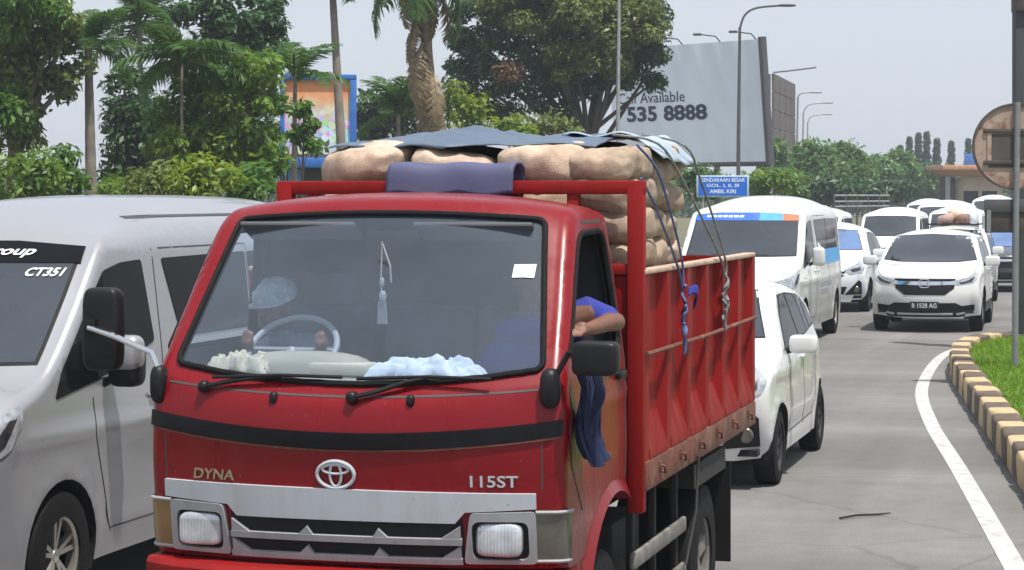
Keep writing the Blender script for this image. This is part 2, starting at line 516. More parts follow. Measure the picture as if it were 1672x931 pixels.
def text_on(bvh, view, s, cx, cy, wd, ht, material, name, parent, off=.006, shear=0, bold=0, rot=0, flip=False):
    V, F, w0, h0 = text_pts(s, shear, bold)
    vs = []
    for a, b in V:
        a, b = float(a / w0 * wd), float(b / h0 * ht)
        if flip: a = -a
        a, b = a * math.cos(rot) - b * math.sin(rot), a * math.sin(rot) + b * math.cos(rot)
        if bvh is None:
            o, u, v, n = view; vs.append(o + (a + cx) * u + (b + cy) * v + n * off)
        else:
            h, nn = cast(bvh, view, cx + a, cy + b); vs.append(h + nn * off)
    n = len(vs)
    back = [v - view[3] * (off * .8) for v in vs]
    fs = list(F)
    ec = {}
    for f in F:
        for i in range(len(f)):
            e = (f[i], f[(i + 1) % len(f)]); ec[e] = 1
    for (a, b) in list(ec):
        if (b, a) not in ec: fs.append((a, b, b + n, a + n))
    return mesh_obj(name, vs + back, fs, material, parent, smooth=0)

# ------------------------------------------------------------------ vehicle shell
def smooth_interp(xs, ys):
    xs = np.array(xs, float); ys = np.array(ys, float)
    g = np.linspace(xs[0] - .3, xs[-1] + .3, 600)
    v = np.interp(g, xs, ys); k = np.ones(15) / 15
    v2 = np.convolve(np.pad(v, 7, mode='edge'), k, 'valid')
    return lambda q: np.interp(q, g, v2)
class Shell:
    """st: stations (yc, zc, ys, zs, r) from front-bottom over the roof to rear-bottom.
    plan: half width over y; sect: factor over z; arches: (y, z, radius)."""
    def __init__(s, st, plan, sect, arches, sill, p=2.4, n=6, m=18, step=.07, side_holes=(), front_holes=(), crease=(), flare=.012, bottom=None):
        s.D = catmull(st, n); s.p = p
        pf = smooth_interp(*zip(*plan)); sf = smooth_interp(*zip(*sect))
        s.ar = arches
        def base(y, z):
            b = pf(y) * sf(z)
            for (ay, az, r) in arches:
                d = np.hypot(np.asarray(y) - ay, np.asarray(z) - az)
                b = b + flare * np.exp(-((d - r - .02) / .06) ** 2)
            for (pts, amp, wd) in crease:
                dd, _ = pl_dist(np.stack([np.atleast_1d(y), np.atleast_1d(z)], 1), pts)
                b = b + (amp * np.exp(-(dd / wd) ** 2)).reshape(np.shape(b))
            return b
        s.base = base
        S = s.D[:, 2:4]; rr = s.D[:, 4]
        # bottom path from rear to front with arches
        bot = [S[-1].copy()]
        for (ay, az, r) in sorted(arches, key=lambda q: -q[0]):
            h = sill - az
            a0 = math.asin(max(-1, min(1, h / r)))
            for k in range(17):
                an = a0 + (math.pi - 2 * a0) * k / 16
                bot.append(np.array([ay + r * math.cos(an), az + r * math.sin(an)]))
        if bottom: bot += [np.array(q, float) for q in bottom]
        bot.append(S[0].copy())
        bot = dense(bot, step, closed=False)[1:-1]
        out = np.vstack([S, bot])
        ring = []
        t = np.gradient(S, axis=0); t /= np.maximum(np.hypot(*t.T), 1e-9)[:, None]
        nn = np.stack([t[:, 1], -t[:, 0]], 1)
        for fr in (.12, .35, .65, 1.0):
            q = S + nn * (rr * fr)[:, None]
            d, _ = pl_dist(q, S)
            ring.append(q[d > rr * fr * .93])
        V, F, loops = fill2d(out, side_holes, step, extra=np.vstack(ring))
        d, ix = pl_dist(V, S)
        r = np.interp(ix, np.arange(len(rr)), rr)
        dd = np.minimum(d, r)
        x = base(V[:, 0], V[:, 1]) - r + np.sqrt(np.maximum(r * r - (r - dd) ** 2, 0))
        s.side2d = (V, x)
        mb = MB()
        # smooth normals from the surface itself
        e_ = .004
        by = (base(V[:, 0] + e_, V[:, 1]) - base(V[:, 0] - e_, V[:, 1])) / (2 * e_); bz = (base(V[:, 0], V[:, 1] + e_) - base(V[:, 0], V[:, 1] - e_)) / (2 * e_)
        nb_ = np.stack([np.ones(len(V)), -by, -bz], 1); nb_ /= np.linalg.norm(nb_, axis=1)[:, None]
        k_ = np.arange(len(S)); o2 = np.stack([np.interp(ix, k_, -nn[:, 0]), np.interp(ix, k_, -nn[:, 1])], 1); o2 /= np.maximum(np.hypot(*o2.T), 1e-9)[:, None]
        q_ = 1 - dd / r; a_ = np.sqrt(np.maximum(1 - q_ * q_, 0))
        sn = nb_ * a_[:, None]; sn[:, 1:] += o2 * q_[:, None]; sn /= np.linalg.norm(sn, axis=1)[:, None]
        s.nrm = []
        for sg in (1, -1):
            mb.add([(sg * xx, a, b) for xx, (a, b) in zip(x, V)], [tuple(f) for f in F])
            s.nrm += [(sg * q[0], q[1], q[2]) for q in sn]
        wb = base(S[:, 0], S[:, 1]) - rr
        s.wb = wb
        ts = np.linspace(-1, 1, 2 * m + 1)
        if not front_holes:
            k = len(ts); ii = np.repeat(np.arange(len(S)), k).astype(float); tt = np.tile(ts, len(S))
            vs = s.strips(ii, tt); s.nrm += s.strip_normals(ii, tt)
            mb.add(vs, [(i * k + j, i * k + j + 1, (i + 1) * k + j + 1, (i + 1) * k + j) for i in range(len(S) - 1) for j in range(k - 1)])
        else:
            # windscreen-like holes given in front view (x, z): convert to strip space (arc, t)
            arc = np.concatenate([[0], np.cumsum(np.hypot(*np.diff(s.D[:, :2], axis=0).T))])
            s.arc = arc
            hs = []
            for h in front_holes:
                hh = []
                for (hx, hz) in dense(h, step):
                    i = s.find_i(hx, hz)
                    hh.append((np.interp(i, np.arange(len(arc)), arc), hx / np.interp(i, np.arange(len(wb)), wb)))
                hs.append(np.array(hh))
            o = [(a, -1) for a in arc] + [(arc[-1], t) for t in ts[1:-1]] + [(a, 1) for a in arc[::-1]] + [(arc[0], t) for t in ts[::-1][1:-1]]
            V2, F2, _ = fill2d(o, hs, step)
            ii = np.interp(V2[:, 0], arc, np.arange(len(arc))); mb.add(s.strips(ii, V2[:, 1]), [tuple(f) for f in F2]); s.nrm += s.strip_normals(ii, V2[:, 1])
        s.mb = mb
        s.bot = bot
    def strips(s, i, t):
        k = np.arange(len(s.D)); q = [np.interp(i, k, s.D[:, c]) for c in range(4)]; w_ = np.interp(i, k, s.wb); f = np.abs(t) ** s.p
        return np.stack([t * w_, q[0] + (q[2] - q[0]) * f, q[1] + (q[3] - q[1]) * f], 1)
    def strip_normals(s, i, t):
        m = len(s.D) - 1
        di = s.strips(np.minimum(i + .6, m), t) - s.strips(np.maximum(i - .6, 0), t)
        dt = s.strips(i, np.minimum(t + .02, 1)) - s.strips(i, np.maximum(t - .02, -1))
        n = np.cross(dt, di); l = np.linalg.norm(n, axis=1); n /= np.maximum(l, 1e-12)[:, None]
        return [tuple(q) for q in n]
    def strip(s, i, t):
        q = np.array([np.interp(i, np.arange(len(s.D)), s.D[:, k]) for k in range(5)]) if i != int(i) else s.D[int(i)]
        wb = np.interp(i, np.arange(len(s.wb)), s.wb)
        k = abs(t) ** s.p
        return Vector((t * wb, q[0] + (q[2] - q[0]) * k, q[1] + (q[3] - q[1]) * k))
    def find_i(s, x, z):
        if not hasattr(s, 'fi'):
            top = int(np.argmax(s.D[:, 1])); s.fi = np.linspace(0, top, 900); k = np.arange(len(s.D))
            s.fq = [np.interp(s.fi, k, s.D[:, c]) for c in (1, 3)]; s.fw = np.interp(s.fi, k, s.wb)
        t = np.clip(abs(x) / s.fw, 0, 1) ** s.p
        zz = s.fq[0] + (s.fq[1] - s.fq[0]) * t
        return float(s.fi[int(np.argmin(abs(zz - z)))])
    def build(s, name, material, parent, smooth=38):
        from mathutils.kdtree import KDTree
        kd = KDTree(len(s.mb.v))
        for j, v in enumerate(s.mb.v): kd.insert(v, j)
        kd.balance()
        o = s.mb.build(name, material, parent, smooth, weld=True)
        me = o.data; acc = []
        for v in me.vertices:
            n = Vector((0, 0, 0))
            for co, j, dd in kd.find_range(v.co, 2e-4): n += Vector(s.nrm[j])
            acc.append(n.normalized() if n.length > .3 else v.normal)
        fl = sum(1 for v, n in zip(me.vertices, acc) if v.normal.dot(n) < 0)
        if fl > len(acc) / 2:
            me.flip_normals()
        me.normals_split_custom_set_from_vertices([tuple(n) for n in acc])
        bm = bmesh.new(); bm.from_mesh(o.data); s.bvh = BVHTree.FromBMesh(bm); bm.free()
        return o
    def wells(s, material, parent, inward=.28):
        for (ay, az, r) in s.ar:
            for sg in (1, -1):
                mb = MB(); pts = []
                for k in range(19):
                    an = -.35 + (math.pi + .7) * k / 18
                    y, z = ay + r * math.cos(an), az + r * math.sin(an)
                    x = float(s.base(np.array([y]), np.array([z]))[0]) - .004
                    pts.append((x, y, z))
                n = len(mb.v)
                mb.v += [Vector((sg * x, y, z)) for x, y, z in pts] + [Vector((sg * (x - inward), y, z)) for x, y, z in pts]
                m = len(pts)
                mb.f += [(n + i, n + i + 1, n + m + i + 1, n + m + i) for i in range(m - 1)]
                mb.f.append(tuple(n + m + i for i in range(m)))
                mb.build('wheel_arch_lining', material, parent)

def wheel(parent, x, y, r, wd, spokes=5, rim_r=.62, mrim='alloy', mtyre='rubber', style='spoke', label=None):
    """left-hand wheels have their face towards +x"""
    sg = 1 if x > 0 else -1
    rr = r * rim_r
    mb = MB()
    f = wd / 2
    mb.lathe([(f * .55, .001), (f * .62, rr * .16), (f * .5, rr * .2), (f * .5, rr * .21)], n=24)
    mb.lathe([(-f * .9, rr * .96), (f * .2, rr * .93), (f * .75, rr * .93), (f * .88, rr), (f * .6, rr * 1.01), (-f * .9, rr * 1.01)], n=40)
    mb.lathe([(-.02, .001), (-.02, rr * .95)], n=24)   # brake disc / dark back is covered by spokes
    for k in range(spokes):
        a = 2 * math.pi * k / spokes + .3
        for da, wk in (((-.17, .07), (.17, .07)) if style == 'twin' else ((0, .20),)):
            aa = a + da
            c, s_ = math.cos(aa), math.sin(aa)
            u = Vector((0, c, s_)); v = Vector((0, -s_, c)); xx = Vector((1, 0, 0))
            w0, w1 = rr * wk * .8, rr * wk
            q = []
            for rad, ww, xf in ((rr * .12, w0, f * .56), (rr * .95, w1, f * .72)):
                for sx, th in ((1, 0), (-1, 0)):
                    q.append(u * rad + v * sx * ww + xx * xf)
                for sx in (1, -1):
                    q.append(u * rad + v * sx * ww * 1.2 + xx * (xf - .035))
            mb.add(q, [(0, 1, 5, 4), (0, 4, 6, 2), (1, 3, 7, 5), (2, 6, 7, 3), (0, 2, 3, 1), (4, 5, 7, 6)])
    if sg < 0:
        mb.v = [Vector((-v.x, v.y, v.z)) for v in mb.v]
    o = mb.build('wheel', MATS[mrim], parent)
    o.location = (x, y, r)
    t = MB()
    t.lathe([(-f, rr), (-f * 1.02, r * .82), (-f * .9, r * .97), (-f * .6, r), (f * .6, r), (f * .9, r * .97), (f * 1.02, r * .82), (f, rr), (f * .8, rr * .99), (-f * .8, rr * .99), (-f, rr)], n=44)
    t.build('tyre', MATS[mtyre], o)
    b = MB(); b.lathe([(sg * f * .25, .001), (sg * f * .25, rr * .93)], n=24); b.build('brake_drum', MATS['well'], o)
    return o
def side_both(sh, outline, material, name, parent, **k):
    return [panel(sh.bvh, outline, v, material, name, parent, **k) for v in (LEFT, RIGHT)]
def mirror_part(parent, x, y, z, size, material, arm=True, e=.42):
    mb = MB(); mb.blob((x, y, z), size, e, 18, 12)
    o = mb.build('door_mirror', material, parent)
    sg = 1 if x > 0 else -1
    g = MB(); g.box((x, y + size[1] * .46, z), (size[0] * .8, .02, size[2] * .75), b=.008); g.build('mirror_glass', MATS['reflector'], o)
    if arm:
        a = MB(); a.tube([(x - sg * size[0] * .45, y, z - size[2] * .35), (x - sg * (size[0] * .5 + .1), y + .03, z - size[2] * .5)], [.022, .03], 8)
        a.build('mirror_arm', MATS['plastic_black'], o)
    return o
# ================================================================== red cargo truck
TX, TY = -3.0, 8.6
truck = thing('cargo_truck', 'red flatbed truck with dusty windscreen, loaded with brown sacks, nearest vehicle', 'truck', (TX, TY, 0))
rnd = random.Random(3)
ST = [(.02, .80, .13, .80, .06), (-.01, .95, .10, .95, .07), (-.03, 1.12, .08, 1.12, .07), (-.045, 1.30, .07, 1.32, .07),
      (-.02, 1.45, .09, 1.48, .07), (.03, 1.51, .13, 1.555, .06), (.245, 1.80, .335, 1.82, .055), (.48, 2.11, .56, 2.105, .055),
      (.57, 2.225, .65, 2.19, .06), (.64, 2.27, .72, 2.228, .075), (.80, 2.292, .83, 2.24, .09), (1.02, 2.293, 1.02, 2.242, .09),
      (1.2, 2.27, 1.18, 2.225, .08), (1.27, 2.20, 1.25, 2.17, .05), (1.29, 1.8, 1.28, 1.8, .04), (1.29, 1.02, 1.28, 1.02, .04)]
xs = np.linspace(-.785, .785, 21)
WS = [(x, 1.525 + .065 * (x / .785) ** 2) for x in xs] + [(x, 2.208 - .030 * (x / .7) ** 2) for x in np.linspace(.68, -.68, 19)]
def round_ws(P):
    P = dense(P, .03); return P
corner = lambda P: rounded(P, [(.16 if i in (0, 20, 21, len(P) - 1) else 0) for i in range(len(P))], 6)
WSR = corner(WS)
WIN = rounded([(.25, 1.63), (.655, 2.12), (1.09, 2.13), (1.13, 2.0), (1.17, 1.63)], [.05, .09, .08, .1, .05], 6)
cab = Shell(ST, [(-.1, .885), (.3, .89), (1.3, .89)], [(.8, .99), (1.2, 1.0), (1.55, .99), (2.1, .91), (2.3, .88)], [], .8, n=6, m=18, step=.05,
            side_holes=[WIN], front_holes=[WSR],
            bottom=[(1.05, 1.0)] + [(1.0 + .56 * math.cos(a), .42 + .56 * math.sin(a)) for a in np.linspace(R(96), R(137), 9)],
            crease=[([(.15, 1.42), (1.25, 1.42)], .008, .03)])
cab_o = cab.build('cab', MATS['red'], truck)
# inner trim
def offset_copy(o, d, name, m, parent):
    me = o.data.copy(); me.name = name
    nrm = [v.normal.copy() for v in me.vertices]
    for v, n in zip(me.vertices, nrm): v.co -= n * d
    me.materials.clear(); me.materials.append(m)
    return link(bpy.data.objects.new(name, me), parent)
offset_copy(cab_o, .03, 'inner_trim', MATS['interior'], truck)
# windscreen with rubber seal
wsv, wsf, _ = fill2d(dense(WSR, .05), [], .05)
def ws_point(x, z):
    i = cab.find_i(x, z); return cab.strip(i, x / np.interp(i, np.arange(len(cab.wb)), cab.wb))
glass_mat('windscreen_glass', (.80, .88, .97), .10, (.36, .47, .60), 1.58)
ws = mesh_obj('windscreen', [ws_point(a, b) + Vector((0, .004, 0)) for a, b in wsv], wsf, MATS['windscreen_glass'], truck)
P = [ws_point(a, b) for a, b in dense(WSR, .04)]; P = P + P[:2]
g = MB(); g.tube([p + Vector((0, -.006, 0)) for p in P], .013, 8, cap=False); g.build('windscreen_seal', MATS['rubber'], truck)
for sg in (1, -1):
    P = []
    for a, b in dense(WIN, .05):
        P.append(Vector((sg * (float(cab.base(np.array([a]), np.array([b]))[0]) - .002), a, b)))
    P = P + P[:2]
    g = MB(); g.tube(P, .014, 6, cap=False); g.build('window_seal', MATS['rubber'], truck)
    line = [(.74, 2.168), (1.13, 2.172), (1.20, 2.0), (1.225, 1.6), (1.225, 1.05)]
    panel(cab.bvh, ribbon(dense(line, .05, False), .012), LEFT if sg > 0 else RIGHT, MATS['seam'], 'door_seam', truck, off=.002, step=.05)
    panel(cab.bvh, ribbon([(.20, 1.52), (.20, 1.2), (.40, 1.0)], .008), LEFT if sg > 0 else RIGHT, MATS['seam'], 'door_seam', truck, off=.002, step=.05)
    h = MB(); h.box((sg * .895, 1.1, 1.50), (.03, .14, .04), b=.012); h.build('door_handle', MATS['plastic_black'], truck)
    # fender lip round the front wheel
    P = [(sg * .905, 1.0 + .58 * math.cos(a), .42 + .58 * math.sin(a)) for a in np.linspace(R(62), R(150), 14)]
    P += [(sg * .90, .46, .58)]
    f = MB()
    for i in range(len(P) - 1):
        a, b = Vector(P[i]), Vector(P[i + 1]); q = Vector((sg * .16, 0, 0)); c_ = Vector((0, 1.0, .42))
        o1 = Vector((0, (a.y - 1), (a.z - .42))).normalized() * .09; o2 = Vector((0, (b.y - 1), (b.z - .42))).normalized() * .09
        f.add([a, b, b - q, a - q, a + o1 - Vector((sg * .035, 0, 0)), b + o2 - Vector((sg * .035, 0, 0))], [(0, 1, 2, 3), (0, 4, 5, 1)])
    f.build('front_fender', MATS['red'], truck)
    # lower step and apron in front of the wheel
    f = MB(); f.box((sg * .80, .33, .66), (.16, .24, .30), b=.02); f.build('front_apron', MATS['red'], truck)
# black band across the nose
xb = np.linspace(-.87, .87, 25)
band = [(x, 1.395 - .060 * (1 - (x / .87) ** 2)) for x in xb] + [(x, 1.332 - .062 * (1 - (x / .87) ** 2)) for x in xb[::-1]]
panel(cab.bvh, band, FRONT, MATS['gloss_black'], 'nose_band', truck, off=.011, step=.05)
lipb = [(x, 1.326 - .062 * (1 - (x / .86) ** 2)) for x in np.linspace(-.86, .86, 25)]
panel(cab.bvh, ribbon(lipb, .007), FRONT, MATS['worn_rail'], 'band_lip', truck, off=.009, step=.05)
panel(cab.bvh, ribbon([(x, 1.475 + .045 * (x / .86) ** 2) for x in np.linspace(-.8, .8, 21)], .008), FRONT, MATS['seam'], 'cowl_seam', truck, off=.002)
for x in (-.80, .80):
    panel(cab.bvh, ribbon([(x, 1.12), (x, 1.30)], .006), FRONT, MATS['seam'], 'nose_seam', truck, off=.002)
# silver garnish above the grille
sil = [(-.80, 1.115), (.775, 1.105), (.775, 1.045), (.50, 1.03), (.46, .985), (-.46, .985), (-.50, 1.03), (-.80, 1.045)]
panel(cab.bvh, sil, FRONT, MATS['panel_silver'], 'garnish_panel', truck, off=.016, step=.05, depth=.0)
# head lamps
for sg in (-1, 1):
    fl = lambda P: [(sg * a, b) for a, b in P]
    bez = rounded(fl([(.52, 1.028), (.772, 1.035), (.772, .825), (.49, .825)]), .02, 3)
    hole = rounded(fl([(.525, .995), (.742, .995), (.742, .842), (.525, .842)]), .035, 5)
    if sg < 0: bez = bez[::-1]; hole = hole[::-1]
    bz = panel(cab.bvh, bez, FRONT, MATS['grille_grey'], 'headlight_bezel', truck, off=.022, step=.045, holes=[hole], depth=.0)
    panel(cab.bvh, hole, FRONT, MATS['plastic_black'], 'headlight_recess', truck, off=.004, step=.05)
    cx, cz = sg * .633, .919
    y0 = cast(cab.bvh, FRONT, cx, cz)[0].y
    hl = MB(); hl.blob((cx, y0 - .010, cz), (.190, .055, .134), .42, 28, 14); hl.build('headlight', MATS['headlamp_glass'], truck)
    v = diag(sg * R(38))
    c0, s0 = math.cos(R(38)), math.sin(R(38))
    # corner lamp wraps round to the side
    lm = MB(); rows = []
    for t in np.linspace(0, 1, 9):
        an = R(8) + t * R(70)
        dirv = Vector((sg * math.sin(an), -math.cos(an), 0))
        org = Vector((sg * .70, .22, 0))
        rr_ = []
        for z in np.linspace(.832, 1.03, 5):
            h = cab.bvh.ray_cast(org + Vector((0, 0, z)), dirv)
            rr_.append(h[0] + dirv * .014 if h[0] is not None else org + Vector((0, 0, z)) + dirv * .2)
        rows.append(rr_)
    rows = [r_ for r_ in rows if abs(r_[2].x) > .765]
    vs = [p for r_ in rows for p in r_]
    fs = [(i * 5 + j, i * 5 + j + 1, (i + 1) * 5 + j + 1, (i + 1) * 5 + j) for i in range(len(rows) - 1) for j in range(4)]
    lm.add(vs, fs); lm.build('corner_lamp', MATS['amber' if sg < 0 else 'smoke_lens'], truck)
    fr = MB(); fr.tube([r_[0] for r_ in rows], .008, 6); fr.tube([r_[-1] for r_ in rows], .008, 6); fr.build('corner_lamp_frame', MATS['grille_grey'], truck)
# grille: dark back plate and two rows of grey bars with fins
panel(cab.bvh, [(-.49, 1.0), (.49, 1.0), (.49, .822), (-.49, .822)], FRONT, MATS['well'], 'grille_back', truck, off=.006, step=.05)
for (z0, z1) in ((.900, .925), (.822, .846)):
    panel(cab.bvh, [(-.485, z1), (.485, z1), (.485, z0), (-.485, z0)], FRONT, MATS['grille_grey'], 'grille_bar', truck, off=.026, step=.05, depth=0)
    for fx in (-.46, -.20, .20, .46):
        dx = -1 if fx < 0 else 1
        if abs(fx) < .3: tri = [(fx - .01 * dx, z1 - .002), (fx - .05 * dx, z1 + .034), (fx - .075 * dx, z1 - .002)]
        else: tri = [(fx + .02 * dx, z1 - .002), (fx + .02 * dx, z1 + .05), (fx - .06 * dx, z1 - .002)]
        if (tri[1][0] - tri[0][0]) * (tri[2][1] - tri[0][1]) - (tri[2][0] - tri[0][0]) * (tri[1][1] - tri[0][1]) < 0: tri = tri[::-1]
        panel(cab.bvh, tri, FRONT, MATS['grille_grey'], 'grille_fin', truck, off=.024, step=.05, depth=0)
# bumper
mb = MB()
n = 21
for i in range(n):
    x = -.885 + 1.77 * i / (n - 1); y = -.10 + .16 * abs(x / .885) ** 4
    mb.v += [Vector((x, y + .25, .79)), Vector((x, y + .02, .79)), Vector((x, y, .77)), Vector((x, y, .52)), Vector((x, y + .05, .46)), Vector((x, y + .25, .46))]
for i in range(n - 1):
    for j in range(5): mb.f.append((i * 6 + j, i * 6 + j + 1, (i + 1) * 6 + j + 1, (i + 1) * 6 + j))
mb.f += [(0, 1, 2, 3, 4, 5), tuple((n - 1) * 6 + j for j in range(5, -1, -1))]
mb.build('bumper', MATS['red_bed'], truck)
# lettering and emblem
text_on(cab.bvh, FRONT, 'DYNA', -.567, 1.147, .19, .042, MATS['gold'], 'lettering', truck, off=.006, shear=.15, bold=.015)
text_on(cab.bvh, FRONT, '115ST', .615, 1.152, .185, .046, MATS['panel_silver'], 'lettering', truck, off=.006, bold=.01)
def ring_front(rx, rz, cx, cz, tr, parent_mb, tilt=0):
    P = []
    for k in range(33):
        a = 2 * math.pi * k / 32
        h, nn = cast(cab.bvh, FRONT, cx + rx * math.cos(a), cz + rz * math.sin(a)); P.append(h + nn * .008)
    parent_mb.tube(P, tr, 6, cap=False)
em = MB()
ring_front(.078, .054, -.022, 1.168, .008, em); ring_front(.024, .047, -.022, 1.168, .006, em); ring_front(.055, .018, -.022, 1.190, .006, em)
em.build('emblem', MATS['panel_silver'], truck)
# wipers
def wiper(pts, name='wiper'):
    m_ = MB()
    Q = [ws_point(a, max(b, 1.535)) + Vector((0, -.035, 0)) if b > 1.53 else cast(cab.bvh, FRONT, a, b)[0] + Vector((0, -.03, 0)) for a, b in pts]
    m_.tube(Q, [.010, .012, .010, .008, .006][:len(Q)], 6)
    m_.blob(Q[0] + Vector((0, .012, 0)), (.05, .06, .05), .8, 10, 8)
    m_.tube([Q[-1] + Vector((-.30, .0, -.01)), Q[-1] + Vector((0, -.005, .004)), Q[-1] + Vector((.26, .002, .0))], .008, 6)
    m_.build(name, MATS['plastic_black'], truck)
wiper([(.04, 1.475), (.14, 1.50), (.26, 1.54), (.34, 1.555)])
wiper([(-.62, 1.50), (-.50, 1.525), (-.40, 1.54), (-.28, 1.55)])
for x in (-.30, .28): 
    k = MB(); h = cast(cab.bvh, FRONT, x, 1.465)[0]; k.blob(h, (.035, .04, .05), .8, 10, 8); k.build('washer_nozzle', MATS['plastic_black'], truck)
# mirrors
mm = MB(); mm.blob((-1.13, .17, 1.72), (.165, .10, .35), .35, 20, 14); mo = mm.build('wing_mirror', MATS['plastic_black'], truck)
k = MB(); k.box((-1.13, .225, 1.72), (.13, .012, .30), b=.005); k.build('mirror_glass', MATS['reflector'], mo)
k = MB(); k.tube([(-1.17, .105, 1.73), (-1.05, .10, 1.695), (-.95, .10, 1.655), (-.875, .09, 1.63), (-.85, .09, 1.57)], [.012, .013, .013, .013, .014], 8); k.build('mirror_arm', MATS['chrome'], mo)
k = MB(); k.box((-1.165, .115, 1.735), (.05, .03, .06), b=.008); k.build('mirror_clamp', MATS['plastic_black'], mo)
k = MB(); k.blob((-.845, .10, 1.50), (.07, .09, .16), .7, 12, 10); k.build('mirror_mount', MATS['plastic_black'], mo)
mm = MB(); mm.blob((1.025, .04, 1.645), (.185, .10, .135), .35, 20, 14); mo = mm.build('wing_mirror', MATS['plastic_black'], truck)
k = MB(); k.box((1.025, .095, 1.645), (.15, .012, .10), b=.005); k.build('mirror_glass', MATS['reflector'], mo)
k = MB(); k.tube([(.96, .06, 1.66), (.90, .10, 1.66), (.85, .10, 1.57), (.835, .09, 1.52)], .013, 8); k.blob((.83, .085, 1.52), (.08, .10, .16), .7, 12, 10); k.build('mirror_mount', MATS['plastic_black'], mo)
# interior
d = MB(); d.prism([(.16, 1.36), (.13, 1.515), (.26, 1.535), (.42, 1.52), (.50, 1.44), (.50, 1.15), (.30, 1.05)], -.80, .80, 'x'); d.build('dashboard', MATS['dash'], truck)
d = MB(); d.blob((-.30, .36, 1.545), (.60, .24, .17), .75, 24, 12); d.build('instrument_hood', MATS['dash'], truck)
d = MB(); d.prism([(.22, 1.0), (.22, 1.12), (1.26, 1.12), (1.26, 1.0)], -.82, .82, 'x'); d.build('cab_floor', MATS['interior_dark'], truck)
d = MB(); d.box((0, 1.21, 1.62), (1.6, .05, .95), b=.02); d.build('cab_back_wall', MATS['interior_dark'], truck)
for x in (-.45, .45, 0.02):
    d = MB(); d.box((x, .92, 1.20), (.46, .46, .14), b=.04); d.box((x, 1.13, 1.52), (.44, .13, .56), rot=(R(-8), 0, 0), b=.05); d.build('seat', MATS['seat_cloth'], truck)
for x in (-.45, .45):
    d = MB(); d.box((x, 1.12, 1.86), (.26, .09, .16), b=.035); d.build('headrest', MATS['seat_cloth'], truck)
for x in (-.40, .38):
    d = MB(); d.box((x, .60, 2.13), (.52, .16, .02), rot=(R(-25), 0, 0), b=.008); d.build('sun_visor', MATS['interior'], truck)
d = MB(); cxs = Vector((-.43, .56, 1.62)); tl = Euler((R(-48), 0, 0)).to_matrix()
d.tube([cxs + tl @ Vector((.195 * math.cos(a), 0, .195 * math.sin(a))) for a in np.linspace(0, 2 * math.pi, 37)], .014, 8, cap=False)
d.tube([cxs + tl @ Vector((-.19, 0, 0)), cxs + tl @ Vector((.19, 0, 0))], .012, 6); d.tube([cxs, cxs + tl @ Vector((0, 0, -.19))], .012, 6)
d.tube([cxs, cxs + Vector((0, -.18, -.22))], .025, 8); d.build('steering_wheel', MATS['letter_grey'], truck)
d = MB(); d.box((.03, .54, 2.10), (.24, .03, .07), b=.012); d.build('rear_view_mirror', MATS['plastic_black'], truck)
# chassis, wheels
d = MB()
for sx in (-.36, .36): d.box((sx, 2.35, .72), (.07, 4.2, .16), b=.01)
for yy in (.4, 1.4, 2.2, 3.9): d.box((0, yy, .70), (.8, .08, .12))
d.box((0, 1.0, .40), (1.5, .10, .10), b=.02); d.box((0, 3.15, .40), (1.4, .14, .14), b=.03); d.blob((0, 3.15, .40), (.32, .34, .32), .9)
d.box((0, .75, .80), (.7, .8, .36), b=.05); d.build('chassis', MATS['chassis'], truck)
for sg in (1, -1):
    wheel(truck, sg * .74, 1.0, .375, .19, 5, .55, 'chassis_grey', 'rubber')
    wheel(truck, sg * .80, 3.15, .385, .20, 5, .55, 'chassis_grey', 'rubber')
    wheel(truck, sg * .57, 3.15, .385, .20, 5, .55, 'chassis_grey', 'rubber')
    d = MB(); d.box((sg * .72, 3.72, .55), (.44, .02, .55)); d.build('mud_flap', MATS['rubber'], truck)
    d = MB(); d.prism([(2.68, .80), (2.66, .92), (3.6, .92), (3.62, .80)], sg * .50, sg * .93, 'x'); d.build('rear_mudguard', MATS['chassis'], truck)
    for z in (.63, .40):
        d = MB(); d.box((sg * .88, 2.03, z), (.03, 1.25, .075), b=.01); d.build('side_guard_rail', MATS['chassis_grey'], truck)
    for yy in (1.5, 2.0, 2.55):
        d = MB(); d.box((sg * .85, yy, .66), (.035, .04, .60), b=.008); d.build('side_guard_post', MATS['chassis'], truck)
d = MB(); d.lathe([(-.35, .001), (-.35, .24), (.35, .24), (.35, .001)], (-.62, 2.0, .62), 'y', 24); d.build('fuel_tank', MATS['chassis'], truck)
d = MB(); d.box((.55, 1.9, .60), (.40, .6, .34), b=.03); d.build('battery_box', MATS['chassis'], truck)
